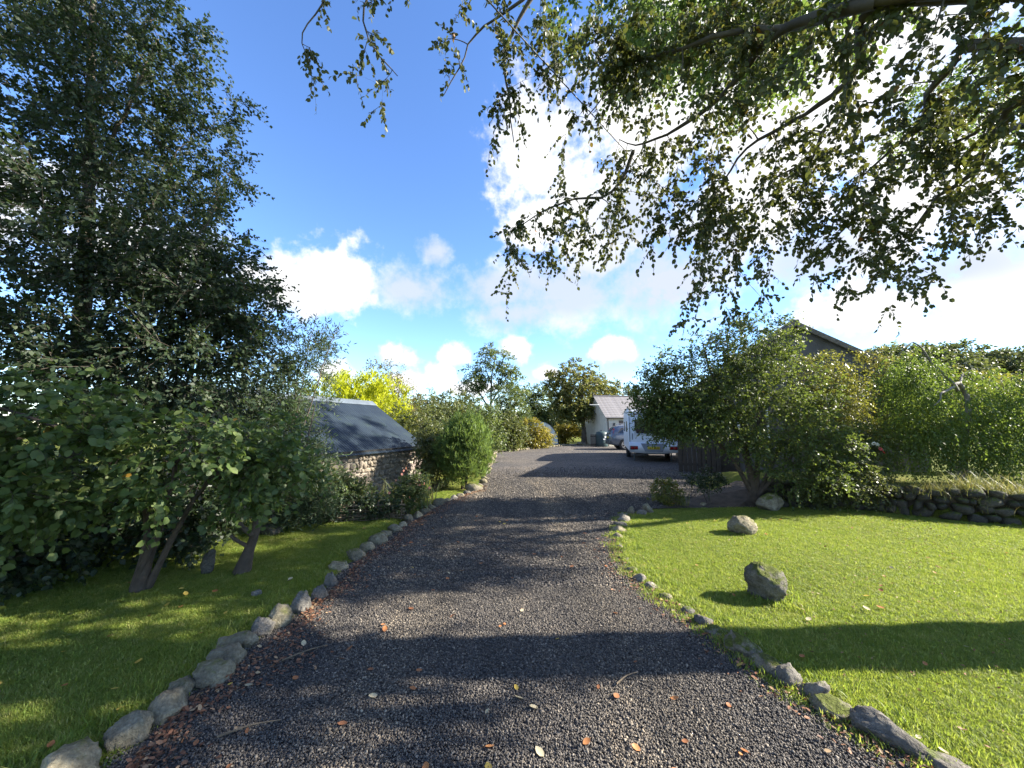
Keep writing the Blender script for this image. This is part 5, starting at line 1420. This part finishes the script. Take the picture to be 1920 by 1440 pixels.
bush('green_tree', 'light green tree between the grey gable and the woodland', (11.0, 9.4, .4), [((10.2, 9.2, 2.7), (.7, .5, .85)), ((9.6, 9.0, 2.2), (.6, .5, .7))], 220, .06, M['weeping_leaf'], 84, cat='tree', twig=.3, up=.4)
gg = 'arching grass clumps along the bank'
rr_ = random.Random(4)
for k in range(16):
    x = rr_.uniform(7.0, 11.5); yb = float(np.interp(x, WALLX, WALLY)) + rr_.uniform(.25, .9)
    blades('bank_grass', 'clump of long pale arching grass on the bank above the dry stone wall', (x, yb, float(ground_z(x, yb)) - .02), 70, rr_.uniform(.35, .7), .009, M['reed_leaf'], 700 + k, 'grass', .95, .10, gg)
for k in range(44):
    x = rr_.uniform(6.5, 11.5); yb = float(np.interp(x, WALLX, WALLY)) + rr_.uniform(.06, .42)
    blades('bank_grass', 'low tussock of straw-green grass spilling over the dry stone wall top', (x, yb, float(ground_z(x, yb)) - .02), 120, rr_.uniform(.22, .36), .006, M['reed_leaf'], 740 + k, 'grass', 1.1, .12, 'tussocks on the wall top')
bush('small_shrub', 'small yellowish shrub by the corner of the sunny lawn', (3.05, 7.6, 0), [((3.05, 7.6, .26), (.28, .22, .22))], 60, .045, M['gold_shrub_leaf'], 85, twig=.16, up=.4, stem=.010, br=.004)
bush('small_sapling', 'thin dark sapling on the bare soil beside the leafy shrub', (3.95, 7.75, 0), [((3.9, 7.75, .50), (.35, .25, .16))], 45, .045, M['shade_leaf'], 86, nst=3, twig=.18, up=.3, stem=.016, br=.005)
blades('bank_grass', 'tuft of wispy grass beside the small yellowish shrub', (3.35, 7.55, 0), 60, .34, .007, M['reed_leaf'], 790, 'grass', .5, .06)

# ------------------------------------------------------------------ background garden
bush('golden_conifer', 'brilliant yellow conifer rising behind the shed roof', (-6.2, 15.2, -.3), [((-5.6, 15.2, 1.9), (1.45, 1.3, 1.65)), ((-7.0, 15.2, 1.8), (1.5, 1.3, 1.8))], 620, .20, M['gold_conifer_leaf'], 91, cat='conifer', bark='brown_bark', nst=6, tw=4, nl=8, twig=.34, up=.6, width=.30, flat=.1, leafdroop=-.7, droop=-.2, shell=.3)
bush('pale_birch', 'thin pale birch with wispy buff foliage behind the golden conifer', (-8.3, 24, 0), [((-8.2, 24, 4.0), (1.9, 1.3, 1.8)), ((-7.6, 24, 2.4), (1.9, 1.2, 1.3))], 260, .13, M['birch_leaf'], 92, cat='tree', bark='pale_bark', tw=4, nl=8, twig=.7, up=.5, droop=.3, stem=.06)
tree('ash_tree', 'tall airy ash tree standing above the garden hedge', 'tree', (-1.7, 30, 0),
     [([(-1.7, 30, 0), (-1.75, 30, 3), (-1.7, 30, 5.5), (-1.4, 30, 7.6)], .16, .03), ([(-1.72, 30, 2.8), (-2.8, 30, 4.6), (-3.3, 30, 6.2)], .09, .02), ([(-1.72, 30, 3.4), (-.6, 30, 5.2), (.2, 30, 6.6)], .08, .02), ([(-1.7, 30, 5), (-2.2, 30, 6.6), (-2.0, 30, 8.0)], .06, .02)],
     [((-3.1, 30, 5.6), (1.0, .9, 1.2), 4), ((-1.6, 30, 7.3), (1.1, .9, 1.0), 4), ((-.1, 30, 6.0), (1.1, .9, 1.1), 4), ((-1.6, 30, 5.2), (1.5, .9, .9), 3), ((.5, 30, 4.6), (.7, .6, .7), 1.5), ((-3.6, 30, 4.2), (.8, .6, .7), 1.5)],
     190, 5, 8, .17, M['ash_leaf'], M['bark'], 93, twig=.6, up=.3, br=.02)
tree('orange_tinged_tree', 'broad tree with orange-tinged crown and dark trunk beside the bungalow', 'tree', (6.3, 33.0, 0),
     [([(6.3, 33, 0), (6.3, 33, 1.2), (6.2, 33, 2.4), (6.1, 33.4, 5.8)], .26, .05), ([(6.28, 33, 1.6), (5.1, 33, 3.4), (4.3, 33, 5.2)], .13, .03), ([(6.3, 33, 2.0), (7.4, 35, 4.2), (8.4, 36, 5.6)], .12, .03), ([(6.25, 33, 2.2), (6.4, 33.4, 4.6), (6.6, 33.6, 6.8)], .10, .02)],
     [((5.9, 33.6, 5.2), (2.5, 1.8, 2.5), 12), ((4.8, 33, 3.4), (1.5, 1.2, 1.3), 6), ((8.6, 36.5, 5.3), (1.9, 1.3, 1.7), 6), ((5.7, 32.6, 2.9), (1.2, .9, .8), 4), ((4.3, 33, 5.4), (1.2, 1.2, 1.4), 4)],
     500, 5, 8, .21, M['sycamore_leaf'], M['bark'], 94, twig=.6, up=.45, br=.02)
BG = [('garden_bush', 'grey-green bush behind the shed roof verge', (-3.7, 14, -.5), [((-3.6, 14, 1.4), (1.2, .9, 1.2)), ((-2.6, 13.2, .8), (.8, .7, .9))], 300, .085, 'hedge_leaf', 'shrub'),
      ('apple_tree', 'leafy apple tree above the dark green bush', (-3.0, 17.5, 0), [((-2.9, 17.5, 1.7), (1.3, 1.0, 1.2)), ((-2.6, 17.2, .8), (1.2, .8, .8))], 320, .10, 'hedge_leaf', 'tree'),
      ('apple_tree', 'upright apple tree with tall shoots behind the feathery conifer', (-1.4, 19, 0), [((-1.5, 19, 1.9), (.95, .8, 1.1)), ((-1.3, 18.6, .9), (1.0, .7, .9))], 280, .10, 'plant_leaf', 'tree'),
      ('garden_bush', 'rounded bush by the far bend of the drive', (-.3, 23.8, 0), [((-.4, 23.8, 1.3), (1.1, .8, 1.2)), ((.3, 24.3, .9), (.8, .6, .9))], 260, .12, 'hedge_leaf', 'shrub'),
      ('yellowing_shrub', 'yellowing shrub in front of the polytunnel', (1.35, 26.6, 0), [((1.3, 26.6, 1.05), (1.15, .8, 1.0)), ((2.3, 27.2, .7), (.7, .6, .7))], 280, .12, 'yellow_bush_leaf', 'shrub'),
      ('willow_shrub', 'tall rounded willow below the ash tree', (-.4, 27.5, 0), [((-.35, 27.5, 3.0), (1.5, 1.2, 1.7)), ((.6, 27.4, 1.8), (1.1, .9, 1.2))], 360, .12, 'ash_leaf', 'tree'),
      ('garden_tree', 'reddish-brown topped tree in the far hedge', (-5.2, 27, 0), [((-5.2, 27, 2.6), (2.0, 1.2, 1.7)), ((-3.4, 27, 2.4), (1.6, 1.1, 1.5))], 380, .14, 'hedge_leaf', 'tree'),
      ('garden_tree', 'greyish tree seen between the willow and the orange-tinged tree', (2.7, 38, 0), [((2.6, 38, 4.2), (1.9, 1.3, 1.8)), ((3.4, 38, 2.2), (2.0, 1.2, 1.6))], 260, .20, 'ash_leaf', 'tree'),
      ('garden_tree', 'dark tree filling the gap behind the bungalow', (10.5, 38, 0), [((10.5, 38, 3.6), (3.6, 1.4, 2.0)), ((15.5, 38, 3.2), (3.4, 1.4, 2.0))], 300, .26, 'wood_leaf', 'tree'),
      ('garden_tree', 'brownish tree at the far end of the garden hedge', (-7.5, 32, 0), [((-8.0, 32, 2.3), (3.4, 1.4, 2.1)), ((-12.5, 31, 2.6), (3.2, 1.4, 2.2))], 320, .20, 'birch_leaf', 'tree'),
      ('garden_bush', 'bush with yellow highlights beside the polytunnel', (4.9, 35, 0), [((5.0, 35, 1.0), (1.4, .8, .9))], 120, .16, 'yellow_bush_leaf', 'shrub'),
      ('garden_bush', 'dim bush in the shade under the orange-tinged tree', (4.4, 40, 0), [((4.0, 40, 1.6), (3.2, .9, 1.4))], 160, .22, 'wood_leaf', 'shrub'),
      ('garden_tree', 'dark tree closing the view behind the shed and alder', (-13, 15, 0), [((-13, 15, 2.0), (3.4, 1.4, 2.0)), ((-9.6, 13.5, 1.2), (1.8, 1.0, 1.4))], 340, .14, 'shade_leaf', 'tree')]
for k, (nm, lb, bs, vl, n, sz_, mt, ct) in enumerate(BG):
    bush(nm, lb, bs, vl, n, sz_, M[mt], 110 + k, cat=ct, tw=4, nl=8, twig=.14 + sz_ * 2.4, up=.45, br=.006 + sz_ * .04, nst=5, stem=.03 + sz_ * .15)
# woodland beyond the garden: two crowns grown once, then copied
wv = [((0, 0, 8.2), (4.6, 4.0, 3.2)), ((-3.0, 0, 6.6), (3.0, 3.0, 2.6)), ((3.0, -.5, 6.4), (3.2, 3.0, 2.6)), ((0, -2.5, 4.5), (4.0, 2.0, 2.6))]
w1 = bush('woodland_tree', 'round-topped dark green woodland tree beyond the grey gable', (0, 0, 0), wv, 520, .38, M['wood_leaf'], 130, cat='tree', tw=5, nl=8, twig=1.0, up=.3, br=.03, stem=.3, shell=.4, nst=6)
w1.location = (47, 46, 0)
wg = 'trees of the far woodland'
w1['group'] = wg
for k, (x, y, s_, rz, lb) in enumerate([(54, 47, 1.04, 1.2, 'dark green woodland tree beyond the weeping tree'), (61, 47, .98, 2.4, 'dark green woodland tree beyond the weeping tree'), (68, 48, 1.05, 3.9, 'dark green woodland tree beyond the weeping tree'),
                                        (41, 49, .86, 5.0, 'lower woodland tree beside the round-topped one'), (56, 53, 1.16, .4, 'taller woodland tree behind the front row'), (64, 54, 1.2, 5.5, 'taller woodland tree behind the front row'), (48, 42, .55, 2.2, 'smaller tree at the woodland edge'), (55, 42, .6, .9, 'smaller tree at the woodland edge'), (75, 50, 1.1, 1.9, 'dark green woodland tree beyond the weeping tree')]):
    copy_tree(w1, (x, y, 0), rz, (s_, s_, s_), lb, wg)
far1 = bush('hedgerow_tree', 'distant low hedgerow tree on the skyline', (0, 0, 0), [((0, 0, 2.4), (4.2, 1.6, 2.0)), ((3.5, 0, 1.8), (3, 1.4, 1.7))], 160, .36, M['wood_leaf'], 131, cat='tree', tw=4, nl=7, twig=.9, br=.02, stem=.15)
far1.location = (-30, 60, 0); far1['group'] = 'distant hedgerow trees'
for k, (x, y) in enumerate([(-18, 58), (-7, 60), (3, 62), (13, 60), (24, 58), (-44, 55), (-58, 48)]):
    copy_tree(far1, (x, y, 0), k * 1.3, (1.1, 1.0, .85 + .12 * (k % 3)), 'distant low hedgerow tree on the skyline', 'distant hedgerow trees')

# ------------------------------------------------------------------ fallen leaves and litter
def fallen_mesh(seed, mat):
    r_ = random.Random(seed)
    nv = 6
    V = []; F = []
    cu = r_.uniform(.15, .5); tw_ = r_.uniform(-.3, .3)
    out = [(0, 0), (.22, .26), (.55, .33), (.85, .18), (1, 0), (.85, -.18), (.55, -.33), (.22, -.26)]
    mid = [(0, 0), (.22, 0), (.55, 0), (.85, 0), (1, 0)]
    def zz(x, y): return cu * (x - .5) ** 2 + cu * 2.2 * y * y + tw_ * x * y
    V = [(x - .5, y, zz(x, y)) for x, y in out] + [(x - .5, 0, zz(x, 0) - .03) for x in (.22, .55, .85)]
    F = [(0, 8, 1), (1, 8, 9, 2), (2, 9, 10, 3), (3, 10, 4), (4, 10, 5), (5, 10, 9, 6), (6, 9, 8, 7), (7, 8, 0)]
    V += [(-.5, .012, .0), (-.5, -.012, .0), (-.78, 0, .05)]
    F += [(11, 12, 13)]
    me = bpy.data.meshes.new('fallen_leaf'); me.from_pydata(V, [], F); me.materials.append(mat)
    for p in me.polygons: p.use_smooth = True
    return me


FM = {c: [fallen_mesh(10 + k, M['fallen_' + c]) for k in range(4)] for c in ('orange', 'brown', 'yellow', 'pale')}
r = random.Random(77)


def drop(n, poly_f, where, mix):
    c_ = 0
    while c_ < n:
        y = 1.75 + (r.random() ** 1.7) * 5.0; x = r.uniform(-4.2, 6.5)
        if not poly_f(x, y): continue
        col_ = r.choices(['orange', 'brown', 'yellow', 'pale'], mix)[0]
        s_ = r.uniform(.026, .060)
        o = obj('fallen_leaf', FM[col_][r.randrange(4)], None, (x, y, float(ground_z(x, y)) + (.026 if where == 'gravel' else .036)), (r.uniform(-.45, .45), r.uniform(-.4, .4), r.uniform(0, 6.28)), (s_, s_, s_ * r.uniform(.7, 1.3)))
        tag(o, {'orange': 'curled orange leaf lying on the ', 'brown': 'dry brown leaf lying on the ', 'yellow': 'small yellow leaf lying on the ', 'pale': 'bleached pale leaf lying on the '}[col_] + {'gravel': 'dark gravel drive', 'sunny': 'sunny lawn', 'shade': 'shaded lawn'}[where], 'leaf', 'fallen leaves on the ' + {'gravel': 'drive', 'sunny': 'sunny lawn', 'shade': 'shaded lawn'}[where])
        c_ += 1


def on_drive(x, y): return np.interp(y, LEFT[:, 1], LEFT[:, 0]) + .1 < x < np.interp(y, RIGHT[:, 1], RIGHT[:, 0]) - .05
def on_right(x, y): return bool(in_poly(np.array([x]), np.array([y]), RLAWN)[0]) and x > 1.9
def on_left(x, y): return bool(in_poly(np.array([x]), np.array([y]), LLAWN)[0]) and x < -2.05
drop(120, on_drive, 'gravel', (4, 5, 2, 2))
drop(105, on_right, 'sunny', (3, 4, 1, 5))
drop(40, on_left, 'shade', (3, 2, 4, 2))
# litter drifted against the edging stones
lr = np.random.default_rng(17)
n = 3600
y = 1.7 + lr.random(n) ** 1.25 * 8.2
xl = np.interp(y, LEFT[:, 1], LEFT[:, 0])
x = xl + .10 + np.abs(lr.normal(0, .13, n)) * (1 + .8 * np.sin(y * 4.1) * np.sin(y * 1.7)) + .12 * np.sin(y * 5) * .3
n2 = 800
y2 = 1.75 + lr.random(n2) ** 1.2 * 3.6
x2 = np.interp(y2, RIGHT[:, 1], RIGHT[:, 0]) - np.abs(lr.normal(.02, .16, n2))
pos = np.stack([np.concatenate([x, x2]), np.concatenate([y, y2]), np.full(n + n2, .024)], -1); pos[:, 2] += lr.random(n + n2) * .014
nn = n + n2
V, F, _ = leaf_arrays(pos, np.stack([lr.normal(size=nn), lr.normal(size=nn), lr.normal(0, .25, nn)], -1), unit(np.array([0, 0, 1.0]) + lr.normal(0, .35, (nn, 3))), lr.uniform(.012, .034, nn), .8)
tag(obj('leaf_litter', mesh_np('leaf_litter', V, F, M['litter'], True, {'tint': np.repeat(lr.random(nn), 6)})), 'reddish brown leaf litter drifted along the edging stones', 'leaf litter', None, 'stuff')
# moss and clippings of grass at the lawn edge by the gravel
for k, (a, b_) in enumerate([((-1.50, 2.62, .035), (-1.28, 2.78, .045)), ((-1.45, 2.02, .035), (-1.2, 2.12, .04)), ((.62, 2.4, .035), (.78, 2.5, .04))]):
    P = resample(np.array([a, tuple((np.array(a) + np.array(b_)) / 2 + np.array([0, .015, .004])), b_]), .03)
    tag(tube('fallen_twig', P - np.array(a), np.linspace(.006, .003, len(P)), M['withy'], None, 5, a), 'thin dry twig lying on the dark gravel drive', 'twig', 'twigs on the drive')

# scraps of dead leaf and thatch caught in the turf
ns_ = 2600
xs_ = lr.uniform(1.4, 8.5, ns_); ys_ = 1.4 + lr.random(ns_) ** 1.2 * 6.0
kk = in_poly(xs_, ys_, RLAWN)
xs_, ys_ = xs_[kk], ys_[kk]; nn = len(xs_)
pos = np.stack([xs_, ys_, ground_z(xs_, ys_) + .026 + lr.random(nn) * .008], -1)
V, F, _ = leaf_arrays(pos, np.stack([lr.normal(size=nn), lr.normal(size=nn), lr.normal(0, .25, nn)], -1), unit(np.array([0, 0, 1.0]) + lr.normal(0, .4, (nn, 3))), lr.uniform(.008, .030, nn), .7, KITE_V, KITE_F)
tag(obj('leaf_scraps', mesh_np('leaf_scraps', V, F, M['litter'], True, {'tint': np.repeat(lr.random(nn) ** .6, 4)})), 'tiny brown leaf scraps scattered through the sunny lawn', 'leaf litter', None, 'stuff')
